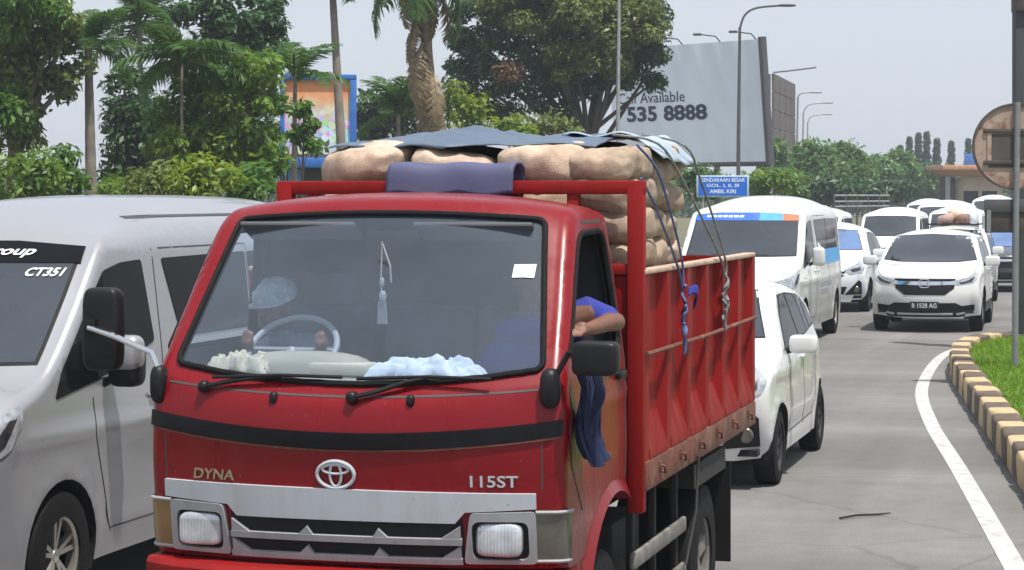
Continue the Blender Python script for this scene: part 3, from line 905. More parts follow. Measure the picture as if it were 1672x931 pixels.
# ------------------------------------------------------------------ load bed
B0, B1, BX, BT, BB = 1.36, 4.52, .95, 1.93, 1.09
d = MB(); d.box((0, (B0 + B1) / 2, 1.07), (1.84, B1 - B0, .05)); 
for yy in np.arange(B0 + .2, B1, .45): d.box((0, yy, .99), (1.8, .07, .11))
d.build('bed_floor', MATS['worn_rail'], truck)
for sg in (1, -1):
    d = MB(); d.box((sg * (BX - .02), (B0 + B1) / 2, 1.02), (.05, B1 - B0, .135), b=.008); d.build('bed_side_rail', MATS['worn_rail'], truck)
    d = MB(); d.box((sg * (BX - .055), (B0 + B1) / 2, (BT + BB) / 2), (.02, B1 - B0, BT - BB)); d.build('side_board', MATS['red_bed'], truck)
    ys_ = np.linspace(B0 + .05, B1 - .03, 7)
    for i, yy in enumerate(ys_):
        d = MB(); d.prism([(yy - .075, BX - .046), (yy - .045, BX - .002), (yy + .045, BX - .002), (yy + .075, BX - .046)][::1], BB, BT - .004, 'z')
        d.v = [Vector((sg * v.y, v.x, v.z)) for v in d.v]; d.build('board_rib', MATS['red_bed'], truck)
        if i < 6:
            a, b = yy + .05, ys_[i + 1] - .05
            d = MB(); d.prism([(BX - .044, BB + .20), (BX - .044, BB + .001), (BX + .002, BB + .001), (BX + .002, BB + .03)], a, b, 'y')
            d.v = [Vector((sg * v.x, v.y, v.z)) for v in d.v]; d.build('board_ledge', MATS['red_bed'], truck)
            hk = MB(); hy = (a + b) / 2; hk.tube([(sg * (BX + .004), hy - .03, 1.045), (sg * (BX + .028), hy, 1.035), (sg * (BX + .028), hy + .015, 1.005), (sg * (BX + .014), hy + .02, 1.01)], .007, 6)
            hk.box((sg * (BX + .008), hy, 1.045), (.010, .07, .03)); hk.build('rope_hook', MATS['worn_rail'], truck)
    d = MB(); d.box((sg * (BX - .03), (B0 + B1) / 2, BT + .008), (.065, B1 - B0, .024), b=.006); d.build('board_cap', MATS['pale_edge'], truck)
    d = MB(); d.tube([(sg * (BX + .006), B0, 1.57), (sg * (BX + .008), (B0 + B1) / 2, 1.565), (sg * (BX + .006), B1, 1.575)], .011, 6); d.build('board_tie_rail', MATS['worn_rail'], truck)
    d = MB(); d.box((BX - .04 if sg > 0 else -.76, B0 - .0, 1.60), (.075, .07, 1.48), b=.008); d.build('guard_post', MATS['red_bed'], truck)
    d = MB(); d.box((sg * .62, B0, 1.70), (.055, .05, 1.22), b=.006); d.build('guard_post', MATS['red_bed'], truck)
    d = MB(); d.box((sg * (BX - .05), B1 + .0, 1.5), (.06, .06, .90), b=.006); d.build('tail_post', MATS['red_bed'], truck)
d = MB(); d.box((.075, B0, 2.318), (1.75, .066, .062), b=.008); d.build('guard_top_bar', MATS['red_bed'], truck)
d = MB(); d.box((0, B0, 1.95), (1.8, .04, .05), b=.006); d.build('guard_cross_bar', MATS['red_bed'], truck)
d = MB(); d.box((0, B0 + .005, 1.50), (1.8, .02, .84)); d.build('front_board', MATS['red_bed'], truck)
d = MB(); d.box((0, B1 - .0, 1.51), (1.8, .025, .84)); d.build('tail_board', MATS['red_bed'], truck)

# ------------------------------------------------------------------ sacks on the bed
def sack_mesh(seed, name, m):
    r_ = random.Random(seed); ph = [r_.uniform(0, 6) for _ in range(8)]
    def warp(v):
        ex = abs(v.x) / .21; ey = abs(v.y) / .22
        pinch = 1 - .22 * max(0, ey - .55) ** 1.5 * 2
        v = Vector((v.x * (1 - .05 * ey), v.y, v.z * pinch))
        v.z += .010 * math.sin(11 * v.x + ph[0]) * math.cos(9 * v.y + ph[1]) + .006 * math.sin(23 * v.y + ph[2])
        en = max(0, ey - .45)
        v.z += .012 * en * math.sin(46 * v.x + ph[6]) * (1 if v.z > 0 else .4); v.x += .006 * en * math.sin(70 * v.z + ph[7])
        v.z -= .012 * (v.x / .2) * math.sin(ph[2]) + .014 * max(0, 1 - (v.y / .1) ** 2) * (1 if v.z > 0 else 0) * math.cos(ph[5])
        en = max(0, ey - .45)
        v.z += .012 * en * math.sin(46 * v.x + ph[6]) * (1 if v.z > 0 else .4); v.x += .006 * en * math.sin(70 * v.z + ph[7])
        v.z -= .012 * (v.x / .2) * math.sin(ph[2]) + .014 * max(0, 1 - (v.y / .1) ** 2) * (1 if v.z > 0 else 0) * math.cos(ph[5])
        v.x += .010 * math.sin(13 * v.y + ph[3]) + .006 * math.sin(25 * v.z + ph[4]); v.y += .010 * math.sin(12 * v.x + ph[5])
        return v
    from mathutils import noise as mn
    def warp2(v):
        v = warp(v); o = Vector((seed * 3.1, 0, 0)); n_ = v.normalized()
        return v + n_ * (.010 * mn.noise(v * 7 + o) + .007 * mn.noise(v * 17 + o) + .004 * mn.noise(v * 38 + o))
    b = MB(); b.blob((0, 0, 0), (.43, .44, .186), .58, 56, 30, warp=warp2)
    o = b.build(name, m); me = o.data; bpy.data.objects.remove(o); return me
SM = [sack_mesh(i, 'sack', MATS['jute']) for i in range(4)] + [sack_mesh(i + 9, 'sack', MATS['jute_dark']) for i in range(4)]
sx_ = [-.44, -.005, .43, .70]; rowname = ['far left', 'second from left', 'second from right', 'right-hand']
lay = ['topmost', 'second', 'third', 'fourth', 'fifth']; alon = ['front', 'second', 'third', 'rear']
for L_ in range(8):
    for j in range(4):
        for i in range(4):
            z = 2.42 - L_ * (.172 if i < 3 else .142)
            if j == 3 and i < 3: continue
            vis = (L_ == 0) or (i == 3 and L_ < 5) or (j == 0 and L_ < 3)
            if not vis: continue
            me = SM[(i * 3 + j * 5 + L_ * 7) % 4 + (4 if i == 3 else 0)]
            o = link(bpy.data.objects.new('sack', me))
            wd = 1.0 if i < 3 else .80
            o.location = (TX + sx_[i] + rnd.uniform(-.012, .012), TY + 1.655 + j * .425 + rnd.uniform(-.012, .012) if i < 3 else TY + 1.60 + j * .325 + rnd.uniform(-.012, .012), z + rnd.uniform(-.006, .006) - (.02 if (i == 1 and L_ == 0) else 0))
            o.rotation_euler = (rnd.uniform(-.06, .06), rnd.uniform(-.09, .09), rnd.uniform(-.09, .09) + (math.pi if rnd.random() < .5 else 0))
            o.scale = (wd * rnd.uniform(.98, 1.04), rnd.uniform(.97, 1.03) * (1 if i < 3 else .78), rnd.uniform(.95, 1.05) * (1 if i < 3 else .86))
            side = {0: 'far left', 1: 'second from left', 2: 'second from right', 3: 'right-hand'}[i]
            tag(o, f'bulging brown sack, {lay[L_]} layer, {alon[j]} row, {side} stack on the truck', 'sack', 'sacks loaded on the red truck')
# the lower layers, hidden by the boards, carry the load
d = MB()
for L_ in range(1, 8):
    for j in range(3):
        for i in range(4):
            if (i == 3 and L_ < 5) or (j == 0 and L_ < 3): continue
            d.blob((sx_[i] + rnd.uniform(-.01, .01), 1.655 + j * .425, 2.42 - L_ * .172), (.43 if i < 3 else .34, .44, .18), .58, 14, 8, rot=(0, rnd.uniform(-.03, .03), rnd.uniform(-.04, .04)))
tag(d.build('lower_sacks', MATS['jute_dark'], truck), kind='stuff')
# ------------------------------------------------------------------ tarpaulin over the sacks
def sheet(fn, nu, nv, name, m, th=.006, parent=None):
    vs = [Vector(fn(i / nu, j / nv)) for i in range(nu + 1) for j in range(nv + 1)]; k = nv + 1
    fs = [(i * k + j, i * k + j + 1, (i + 1) * k + j + 1, (i + 1) * k + j) for i in range(nu) for j in range(nv)]
    o = mesh_obj(name, vs, fs, m, parent, smooth=60)
    md = o.modifiers.new('thick', 'SOLIDIFY'); md.thickness = th; md.offset = 1
    return o
def tarp(u, v):
    x = -.63 + 1.30 * u; y = 1.60 + 1.22 * v
    edge = -.06 + .05 * math.sin(7 * u + 1) * (1 - v) - .05 * math.exp(-((u - .45) / .07) ** 2) * (1 - v)
    q = min(1, v / .45)
    z = 2.512 + (.055 + .035 * math.exp(-((u - .40) / .16) ** 2)) * q ** .8 + .006 * math.sin(23 * u + 4 * v) * (1 - q) + .012 * math.exp(-((u - .46) / .02) ** 2) * q
    z += .012 * math.exp(-((u - .80) / .12) ** 2) * (1 - q)
    from mathutils import noise as mn
    f = Vector((u * 5 + v * 2, v * 3, 1)); z += (.25 + .75 * q) * (.014 * abs(mn.noise(f)) + .007 * abs(mn.noise(f * 2.6)) + .002 * mn.noise(f * 7))
    from mathutils import noise as mn
    f = Vector((u * 5 + v * 2, v * 3, 1)); z += (.25 + .75 * q) * (.014 * abs(mn.noise(f)) + .007 * abs(mn.noise(f * 2.6)) + .002 * mn.noise(f * 7))
    z -= .03 * max(0, .25 - u) / .25 * q + .02 * max(0, v - .6)
    return (TX + x, TY + y + edge, z)
tag(sheet(tarp, 110, 50, 'tarpaulin', MATS['tarp']), 'blue grey tarpaulin spread over the topmost sacks of the red truck', 'tarpaulin')
def tarp2(u, v):
    x = .42 + .50 * u; y = 1.95 + .90 * v
    z = 2.575 + .010 * math.sin(14 * u + 5 * v) + .005 * math.sin(17 * v) - .12 * max(0, u - .7) ** 1.3 / .2
    return (TX + x, TY + y, z)
tag(sheet(tarp2, 28, 28, 'tarpaulin', MATS['tarp_pale']), 'pale crumpled tarpaulin end hanging over the right edge of the sacks', 'tarpaulin')
# ------------------------------------------------------------------ mat hung over the guard bar
def fold(u, v):
    x = -.235 + .60 * u
    P = [(1.425, 2.28), (1.425, 2.37), (1.40, 2.408), (1.35, 2.418), (1.312, 2.39), (1.298, 2.285)]
    q = catmull(P, 6); k = v * (len(q) - 1); i = min(int(k), len(q) - 2); f = k - i
    y, z = q[i] * (1 - f) + q[i + 1] * f
    return (TX + x + .012 * math.sin(5 * v), TY + y - .012 * math.sin(9 * u) * v, z + .008 * math.sin(14 * u) * v)
tag(sheet(fold, 30, 24, 'floor_mat', MATS['mat_purple'], th=.014), 'purple grey mat folded over the red bar behind the cab', 'mat')
# ------------------------------------------------------------------ ropes
def rope(paths, label, m='rope_blue', r=.008):
    b = MB()
    for P in paths: b.tube([(TX + p[0], TY + p[1], p[2]) for p in catmull(P, 4)], r, 6)
    return b
def knot(b, x, y, z, L_, seed):
    r_ = random.Random(seed)
    for k in range(3):
        P = [(TX + x + .010 + .012 * math.cos(t * 2.1 + k * 2 + seed), TY + y + .020 * math.sin(t * 2.3 + k), z + .05 - t * .035 - k * .05) for t in np.linspace(0, 4, 14)]
        b.tube(P, .008, 6)
    P = [(TX + x + .010 + .005 * math.sin(9 * t + seed), TY + y + .008 * math.cos(7 * t), z - .05 - L_ * t) for t in np.linspace(0, 1, 14)]
    b.tube(P, [.009] * 12 + [.011, .004], 6)
b = rope([[(.915, 1.44, 2.36), (.935, 1.72, 2.20), (.965, 2.02, 1.96), (.968, 2.14, 1.84)], [(.86, 1.60, 2.515), (.925, 1.75, 2.40), (.95, 1.98, 2.18), (.965, 2.16, 1.97), (.968, 2.18, 1.85)]], '', 'rope_blue', .0065)
knot(b, .962, 2.18, 1.80, .24, 1)
def flap(u, v):
    return (TX + .99 + .03 * math.sin(3 * u), TY + 2.19 + .12 * u - .02 * v, 1.835 - .05 * u * u - .04 * v + .02 * math.sin(4 * u))
tag(b.build('rope', MATS['rope_blue']), 'knotted blue rope tied at the front end of the red side board', 'rope', 'load ropes')
fo = sheet(flap, 8, 5, 'rope_rag', MATS['shirt_blue'], th=.008)
tag(fo, 'small blue rag knotted into the front load rope', 'rag')
b = rope([[(.70, 1.80, 2.568), (.88, 1.98, 2.53), (.93, 2.35, 2.36), (.966, 3.2, 1.97), (.968, 3.34, 1.85)], [(.72, 2.40, 2.585), (.90, 2.58, 2.53), (.94, 2.80, 2.36), (.966, 3.36, 1.97), (.968, 3.40, 1.85)]], '', 'rope_grey', .0065)
knot(b, .962, 3.37, 1.81, .20, 4)
tag(b.build('rope', MATS['rope_grey']), 'grey rope running from the tarpaulin to a knot midway on the side board', 'rope', 'load ropes')
b = MB(); b.tube([(TX + .965, TY + 2.60, .98), (TX + .95, TY + 2.62, .7), (TX + .92, TY + 2.5, .45)], .007, 6)
tag(b.build('rope', MATS['rubber_dusty']), 'loose dark rope end hanging below the truck bed', 'rope', 'load ropes')
# ------------------------------------------------------------------ things in and on the cab
def crumple(cx, cy, cz, sx, sy, sz, seed, name, m, label, cat):
    r_ = random.Random(seed); ph = [(r_.uniform(3, 15), r_.uniform(3, 12), r_.uniform(0, 6), r_.uniform(.2, 1)) for _ in range(8)]
    def fn(u, v):
        x, y = (u - .5) * sx, (v - .5) * sy
        e = max(0, 1 - (2 * abs(u - .5)) ** 4) * max(0, 1 - (2 * abs(v - .5)) ** 4)
        h = sum(abs(math.sin(a * u + p)) * abs(math.sin(b_ * v + p)) * c for a, b_, p, c in ph) / 4
        rr_ = 1 + .1 * math.sin(9 * math.atan2(v - .5, u - .5) + seed)
        from mathutils import noise as mn
        q = Vector((u * 9, v * 5, seed)); f = abs(mn.noise(q)) + .6 * abs(mn.noise(q * 2.3)) + .35 * abs(mn.noise(q * 5))
        return (TX + cx + x * rr_ + .012 * mn.noise(q * 3), TY + cy + y * rr_, cz + sz * e ** .6 * (.45 + .40 * h + .30 * mn.noise(q * .8) + .16 * mn.noise(q * 2.1)))
    return tag(sheet(fn, 70, 36, name, m, th=.004), label, cat)
crumple(-.55, .26, 1.535, .27, .16, .135, 2, 'crumpled_cloth', MATS['cream_cloth'], 'crumpled cream cloth on the dashboard in front of the driver', 'cloth')
crumple(.27, .26, 1.535, .46, .17, .11, 5, 'crumpled_towel', MATS['white_cloth'], 'crumpled white towel lying along the middle of the truck dashboard', 'towel')
b = MB(); b.box((TX - .11, TY + .30, 1.565), (.26, .14, .05), rot=(0, 0, R(-6)), b=.012); tag(b.build('parcel', MATS['cream_cloth']), 'flat beige parcel on the truck dashboard beside the white towel', 'parcel')
P = [ws_point(a, b_) for a, b_ in ((.665, 1.99), (.735, 1.99), (.735, 1.935), (.665, 1.935))]
P = [ws_point(a, b_) for a in (.59, .64, .68) for b_ in (1.945, 1.998)]
st = mesh_obj('windscreen_sticker', [p + Vector((0, -.002, .0)) for p in P], [(0, 1, 3, 2), (2, 3, 5, 4)], MATS['paper'], truck)
b = MB(); x0, y0 = TX + .03, TY + .39
b.tube([(x0, y0, 2.09), (x0 - .005, y0, 1.93), (x0, y0, 1.86)], .004, 5); b.blob((x0, y0, 1.92), (.022, .016, .04), .8, 10, 8); b.blob((x0 + .003, y0, 1.86), (.032, .02, .05), .8, 10, 8)
for k in range(6): b.tube([(x0 - .015 + .006 * k, y0, 1.84), (x0 - .02 + .008 * k, y0 + .004, 1.745)], .003, 4)
b.tube([(x0 + .002, y0, 2.08), (x0 + .035, y0, 1.99), (x0 + .04, y0, 1.92)], .005, 5)
tag(b.build('hanging_ornament', MATS['letter_grey']), 'pale tasselled ornament hanging behind the truck windscreen', 'ornament')
# jacket hanging outside the door under the small mirror
def jack(u, v):
    wv = .042 + .080 * v ** .8
    an = math.pi * (u * 2)
    fx = .032 + .014 * math.sin(7 * an + 5 * v) + .010 * math.sin(3 * an + 9 * v) + .006 * math.sin(17 * an - 7 * v)
    y = .20 + .02 * v + (wv + .014 * math.sin(4 * an + 8 * v) + .008 * math.sin(11 * an + 13 * v)) * math.cos(an) + .06 * v
    return (TX + .945 + fx * math.sin(an) + .018 * math.sin(7 * v) + .02 * v, TY + y, 1.625 - .41 * v + .015 * math.sin(2 * an) * v)
vsj = [Vector(jack(i / 96, j / 24)) for i in range(96) for j in range(25)]
fsj = [(i * 25 + j, i * 25 + j + 1, ((i + 1) % 96) * 25 + j + 1, ((i + 1) % 96) * 25 + j) for i in range(96) for j in range(24)]
fsj += [tuple(i * 25 for i in range(96)), tuple(i * 25 + 24 for i in range(95, -1, -1))]
tag(mesh_obj('jacket', vsj, fsj, MATS['jacket'], None, 60), 'dark blue jacket hanging outside the truck door below the mirror', 'jacket')
# ------------------------------------------------------------------ people in the cab
def person(name, label, parts, mats_fn, loc=(0, 0, 0), voxel=.009):
    o = parts.build(name, MATS['skin'])
    m1 = o.modifiers.new('r', 'REMESH'); m1.mode = 'VOXEL'; m1.voxel_size = voxel
    m2 = o.modifiers.new('s', 'SMOOTH'); m2.factor = .5; m2.iterations = 3
    dg = bpy.context.evaluated_depsgraph_get(); bpy.context.view_layer.update(); dg = bpy.context.evaluated_depsgraph_get()
    me = bpy.data.meshes.new_from_object(o.evaluated_get(dg))
    o.modifiers.clear(); o.data = me; me.name = name
    me.materials.clear(); ml = mats_fn(None)
    for k in ml: me.materials.append(MATS[k])
    for p in me.polygons: p.material_index = mats_fn(p.center); p.use_smooth = True
    return tag(o, label, 'person')
def limb(b, pts, rad): b.tube(pts, rad, 14)
def head(b, c, yaw=0, tilt=0, s=1.0):
    m = Euler((tilt, 0, yaw)).to_matrix(); c = Vector(c)
    def at(x, y, z): return c + m @ Vector((x * s, y * s, z * s))
    def bl(p, dd, e=1): b.blob(at(*p), tuple(q * s for q in dd), e, 18, 12, rot=(tilt, 0, yaw))
    bl((0, .01, .02), (.155, .19, .19)); bl((0, -.03, -.045), (.115, .13, .13)); bl((0, -.065, -.095), (.05, .045, .04))
    bl((0, -.098, -.012), (.026, .04, .05)); bl((0, -.085, .022), (.10, .03, .02)); bl((0, -.088, -.055), (.05, .022, .018))
    for sx in (-1, 1): bl((sx * .078, .01, -.005), (.018, .035, .06)); bl((sx * .032, -.082, .005), (.026, .018, .014))
    b.tube([at(0, .02, -.06), at(0, .04, -.16)], [.055 * s, .062 * s], 14)
def hand(b, wrist, fwd, up, curl=.6, side=1, s=1.0):
    w_ = Vector(wrist); f = Vector(fwd).normalized(); u = Vector(up).normalized(); r_ = f.cross(u).normalized() * side
    b.tube([w_, w_ + f * .05 * s, w_ + f * .09 * s], [.026 * s, .036 * s, .034 * s], 10)
    b.blob(w_ + f * .055 * s, (.07 * s, .07 * s, .06 * s), .8, 12, 8)
    for k, ln in enumerate((.068, .078, .072, .056)):
        base = w_ + f * .085 * s + r_ * (.030 - .020 * k) * s
        p1 = base + (f * math.cos(curl * .5) - u * math.sin(curl * .5)) * ln * .5 * s
        p2 = p1 + (f * math.cos(curl * 1.4) - u * math.sin(curl * 1.4)) * ln * .32 * s
        p3 = p2 + (f * math.cos(curl * 2.2) - u * math.sin(curl * 2.2)) * ln * .26 * s
        b.tube([base - f * .02 * s, base, p1, p2, p3], [.010 * s, .0095 * s, .009 * s, .0085 * s, .007 * s], 8)
    tb = w_ + f * .03 * s + r_ * .034 * s
    b.tube([tb - r_ * .015 * s, tb + f * .03 * s + r_ * .012 * s, tb + f * .058 * s + r_ * .008 * s - u * .012 * s], [.013 * s, .011 * s, .008 * s], 8)
def T(x, y, z): return Vector((TX + x, TY + y, z))
b = MB()
b.blob(T(-.48, .92, 1.32), (.36, .26, .32), .8); b.blob(T(-.52, .92, 1.50), (.40, .25, .34), .75); b.blob(T(-.545, .90, 1.60), (.36, .17, .14), .8)
head(b, T(-.60, .78, 1.785), yaw=R(-12), tilt=R(10))
for sx in (-1, 1):
    limb(b, [T(-.545 + sx * .16, .90, 1.59), T(-.54 + sx * .20, .76, 1.44), T(-.48 + sx * .17, .60, 1.56)], [.058, .047, .034])
    limb(b, [T(-.54 + sx * .20, .76, 1.44), T(-.47 + sx * .17, .57, 1.60)], [.046, .030])
    hand(b, T(-.46 + sx * .165, .56, 1.61), (0, -.5, .8), (0, -.8, -.5), 1.0, sx, .72)
    limb(b, [T(-.48 + sx * .09, .90, 1.30), T(-.47 + sx * .12, .58, 1.34), T(-.46 + sx * .12, .42, 1.14)], [.085, .07, .05])
def fn(c):
    if c is None: return ['skin', 'shirt_grey', 'trousers']
    z = c.z; x = c.x - TX; y = c.y - TY
    if z > 1.685: return 0
    if y < .70 and z > 1.42: return 0
    if z < 1.36 and y < .85: return 2
    return 1
driver = person('person', 'driver in a pale cap and grey shirt at the truck steering wheel', b, fn)
cp = MB()
def capw(v):
    return Vector((v.x, v.y, v.z if v.z > -.012 else -.012))
from mathutils import noise as mnz
cp.blob((0, 0, 0), (.185, .225, .185), .95, 30, 20, warp=lambda v: capw(v + v.normalized() * (.014 * mnz.noise(v * 22) + .008 * mnz.noise(v * 45))))
cp.prism([(x, -.085 - .045 * math.sqrt(max(0, 1 - (x / .085) ** 2))) for x in np.linspace(-.085, .085, 13)] + [(.085, -.06), (-.085, -.06)], -.012, -.002, 'z')
cpo = cp.build('cap', MATS['cap_cloth'], driver); cpo.location = T(-.60, .79, 1.83); cpo.rotation_euler = (R(14), R(-4), R(-12))
b = MB()
b.blob(T(.50, .95, 1.32), (.36, .26, .32), .8); b.blob(T(.54, .95, 1.53), (.40, .24, .36), .75); b.blob(T(.57, .92, 1.69), (.40, .18, .15), .8)
head(b, T(.55, .88, 1.90), yaw=R(20), tilt=R(4))
limb(b, [T(.70, .86, 1.73), T(.80, .88, 1.775), T(.885, .96, 1.75)], [.078, .078, .050])
limb(b, [T(.90, .98, 1.735), T(.912, .78, 1.745), T(.90, .52, 1.735), T(.895, .44, 1.735)], [.042, .040, .031, .025])
hand(b, T(.893, .44, 1.735), (-.12, -1, .05), (.3, 0, 1), .55, 1, .9)
limb(b, [T(.38, .95, 1.60), T(.28, .80, 1.42), T(.36, .58, 1.38)], [.058, .047, .034]); hand(b, T(.36, .58, 1.38), (.2, -1, 0), (0, 0, 1), .6, -1, .95)
for sx in (-1, 1): limb(b, [T(.50 + sx * .09, .90, 1.30), T(.50 + sx * .12, .58, 1.34), T(.50 + sx * .12, .42, 1.14)], [.085, .07, .05])
def fn2(c):
    if c is None: return ['skin', 'shirt_blue', 'trousers', 'white_cloth']
    z = c.z; x = c.x - TX; y = c.y - TY
    if z > 1.765 and x < .66: return 0
    if x > .72 and y > .82:
        if z > 1.75 + (x - .86) * .5: return 1
        return 0 if x > .85 else 1
    if x > .72: return 0
    if y < .66 and z > 1.36: return 0
    if z < 1.36 and y < .85: return 2
    return 1
person('person', 'passenger in a blue shirt resting a bare forearm on the open truck window', b, fn2)
# ================================================================== other vehicles
def car(name, label, cat, cfg, loc, group=None):
    """builds a car from a description of its shell and the plates that follow it"""
    g = thing(name, label, cat, loc, 0, group)
    sh = Shell(cfg['st'], cfg['plan'], cfg['sect'], cfg['arches'], cfg['sill'], p=cfg.get('p', 2.4), n=5, m=14, step=cfg.get('step', .09), crease=cfg.get('crease', ()), flare=cfg.get('flare', .012))
    sh.build('body', MATS[cfg['paint']], g)
    sh.wells(MATS['well'], g)
    L_ = cfg['st'][-1][0]; wdt = max(q[1] for q in cfg['plan'])
    u = MB(); u.box((0, L_ / 2, cfg['sill'] + .06), (wdt * 1.70, L_ - .5, .05)); u.build('underbody', MATS['well'], g)
    gl = cfg.get('glass', 'tint_glass')
    panel(sh.bvh, cfg['screen'], FRONT, MATS['plastic_black'], 'windscreen_surround', g, off=.003, step=.08)
    c = np.mean(np.array(cfg['screen']), 0)
    panel(sh.bvh, [(c[0] + (a - c[0]) * .975, c[1] + (b - c[1]) * .955) for a, b in cfg['screen']], FRONT, MATS[cfg.get('sglass', 'screen_glass')], 'windscreen', g, off=.006, step=.08)
    for v in (LEFT, RIGHT):
        if cfg.get('nwin') is not None: pass
        for wn in cfg['windows']:
            panel(sh.bvh, rounded(wn, .03, 3), v, MATS[gl], 'side_window', g, off=.005, step=.08)
        for sm in cfg.get('seams', ()):
            panel(sh.bvh, ribbon(dense(sm, .08, False), .009), v, MATS['seam'], 'door_seam', g, off=.002, step=.08)
        sg = 1 if v is LEFT else -1
        for (hy, hz) in cfg.get('handles', ()):
            p, nn = cast(sh.bvh, v, hy, hz)
            h = MB(); h.blob(p + nn * .012, (.03, .17, .035), .6, 14, 8); h.build('door_handle', MATS[cfg['paint']], g)
        lo, a = cfg['lamp']
        dv = diag(sg * a)
        lp = [(sg * q[0], q[1]) for q in lo]
        if sg < 0: lp = lp[::-1]
        panel(sh.bvh, rounded(lp, .02, 3), dv, MATS['lamp_lens'], 'headlight', g, off=.006, step=.05)
        if cfg.get('lamp_in'):
            lp = [(sg * q[0], q[1]) for q in cfg['lamp_in']]
            if sg < 0: lp = lp[::-1]
            panel(sh.bvh, lp, dv, MATS['alloy_dark'], 'headlight_insert', g, off=.010, step=.05)
        for (poly, m_, nm, of) in cfg.get('side_panels', ()):
            panel(sh.bvh, poly, v, MATS[m_], nm, g, off=of, step=.08)
    for (poly, m_, nm, of) in cfg.get('front_panels', ()):
        panel(sh.bvh, poly, FRONT, MATS[m_], nm, g, off=of, step=.06)
    ml = cfg['mirror']
    for sg in (1, -1):
        mirror_part(g, sg * ml[0], ml[1], ml[2], ml[3], MATS[ml[4]])
    for (ay, az, r) in cfg['arches']:
        for sg in (1, -1):
            wheel(g, sg * (wdt - cfg['tyre'][1] / 2 - .015), ay, cfg['tyre'][0], cfg['tyre'][1], cfg.get('spokes', 5), cfg.get('rim', .66), cfg.get('mrim', 'alloy'), cfg.get('mtyre', 'rubber'), cfg.get('wstyle', 'spoke'))
    return g, sh
def mir(P): return P + [(-a, b) for a, b in P[::-1]]

def hiace_cfg(paint):
    return dict(paint=paint, sill=.27, step=.09,
        st=[(.10, .26, .36, .28, .08), (.02, .45, .27, .45, .10), (0, .72, .24, .70, .10), (.03, 1.0, .25, .96, .10), (.11, 1.15, .31, 1.11, .10), (.42, 1.27, .54, 1.22, .09),
            (.80, 1.355, .87, 1.325, .055), (1.2, 1.68, 1.27, 1.655, .05), (1.56, 2.01, 1.63, 1.985, .055), (1.76, 2.125, 1.85, 2.07, .11), (2.25, 2.235, 2.35, 2.12, .17), (3.2, 2.285, 3.2, 2.15, .2),
            (5.4, 2.27, 5.4, 2.13, .2), (5.78, 2.18, 5.72, 2.05, .15), (5.88, 1.9, 5.82, 1.85, .08), (5.915, 1.0, 5.86, 1.0, .06), (5.90, .3, 5.85, .3, .06)],
        plan=[(0, .87), (.5, .945), (1.2, .97), (5, .975), (5.9, .93)], sect=[(.25, .965), (.45, .985), (.95, 1.0), (1.2, .988), (1.40, .972), (2.05, .905), (2.3, .87)],
        arches=[(1.0, .36, .40), (4.86, .36, .40)], tyre=(.35, .22), rim=.60, spokes=5, wstyle='twin',
        crease=[([(1.75, 2.02), (2.4, 2.09), (5.6, 2.09)], -.012, .03), ([(.5, .96), (1.4, 1.0), (5.6, 1.02)], .010, .05), ([(1.55, .50), (4.4, .50)], -.008, .04)],
        screen=[(-.84, 1.375), (-.4, 1.365), (0, 1.362), (.4, 1.365), (.84, 1.375), (.785, 1.985), (.4, 2.015), (-.4, 2.015), (-.785, 1.985)],
        windows=[[(.92, 1.19), (1.02, 1.345), (1.42, 1.70), (1.62, 1.86), (1.85, 1.90), (2.13, 1.91), (2.22, 1.43), (1.6, 1.29)], [(2.42, 1.91), (3.75, 1.92), (3.75, 1.43), (2.62, 1.43)], [(3.80, 1.92), (5.5, 1.90), (5.52, 1.43), (3.80, 1.43)]],
        seams=[[(2.30, 1.97), (2.32, 1.4), (2.32, .42)], [(1.36, 1.17), (1.38, .95), (1.52, .60), (1.60, .40)], [(1.60, .42), (2.32, .42)], [(2.40, 1.97), (3.78, 1.97), (3.78, .45)]],
        handles=[(2.16, 1.12), (2.46, 1.12)],
        lamp=([(.42, .98), (.72, 1.06), (1.07, 1.20), (1.06, 1.10), (.97, .97), (.75, .88), (.50, .87)], R(45)), lamp_in=[(.84, .95), (.93, 1.0), (1.02, 1.13), (.97, 1.12), (.87, 1.03)],
        front_panels=[([(-.60, 1.0), (.60, 1.0), (.66, .86), (.60, .62), (-.60, .62), (-.66, .86)], 'plastic_black', 'grille', .006), ([(-.5, .93), (.5, .93), (.5, .89), (-.5, .89)], 'chrome', 'grille_bar', .016), ([(-.54, .74), (.54, .74), (.54, .70), (-.54, .70)], 'chrome', 'grille_bar', .016),
                      ([(-.23, .54), (.23, .54), (.23, .42), (-.23, .42)], 'plate_black', 'number_plate', .02), ([(-.6, .36), (.6, .36), (.55, .30), (-.55, .30)], 'plastic_black', 'air_intake', .005)],
        mirror=(1.10, 1.50, 1.36, (.19, .15, .28), 'plastic_black'))
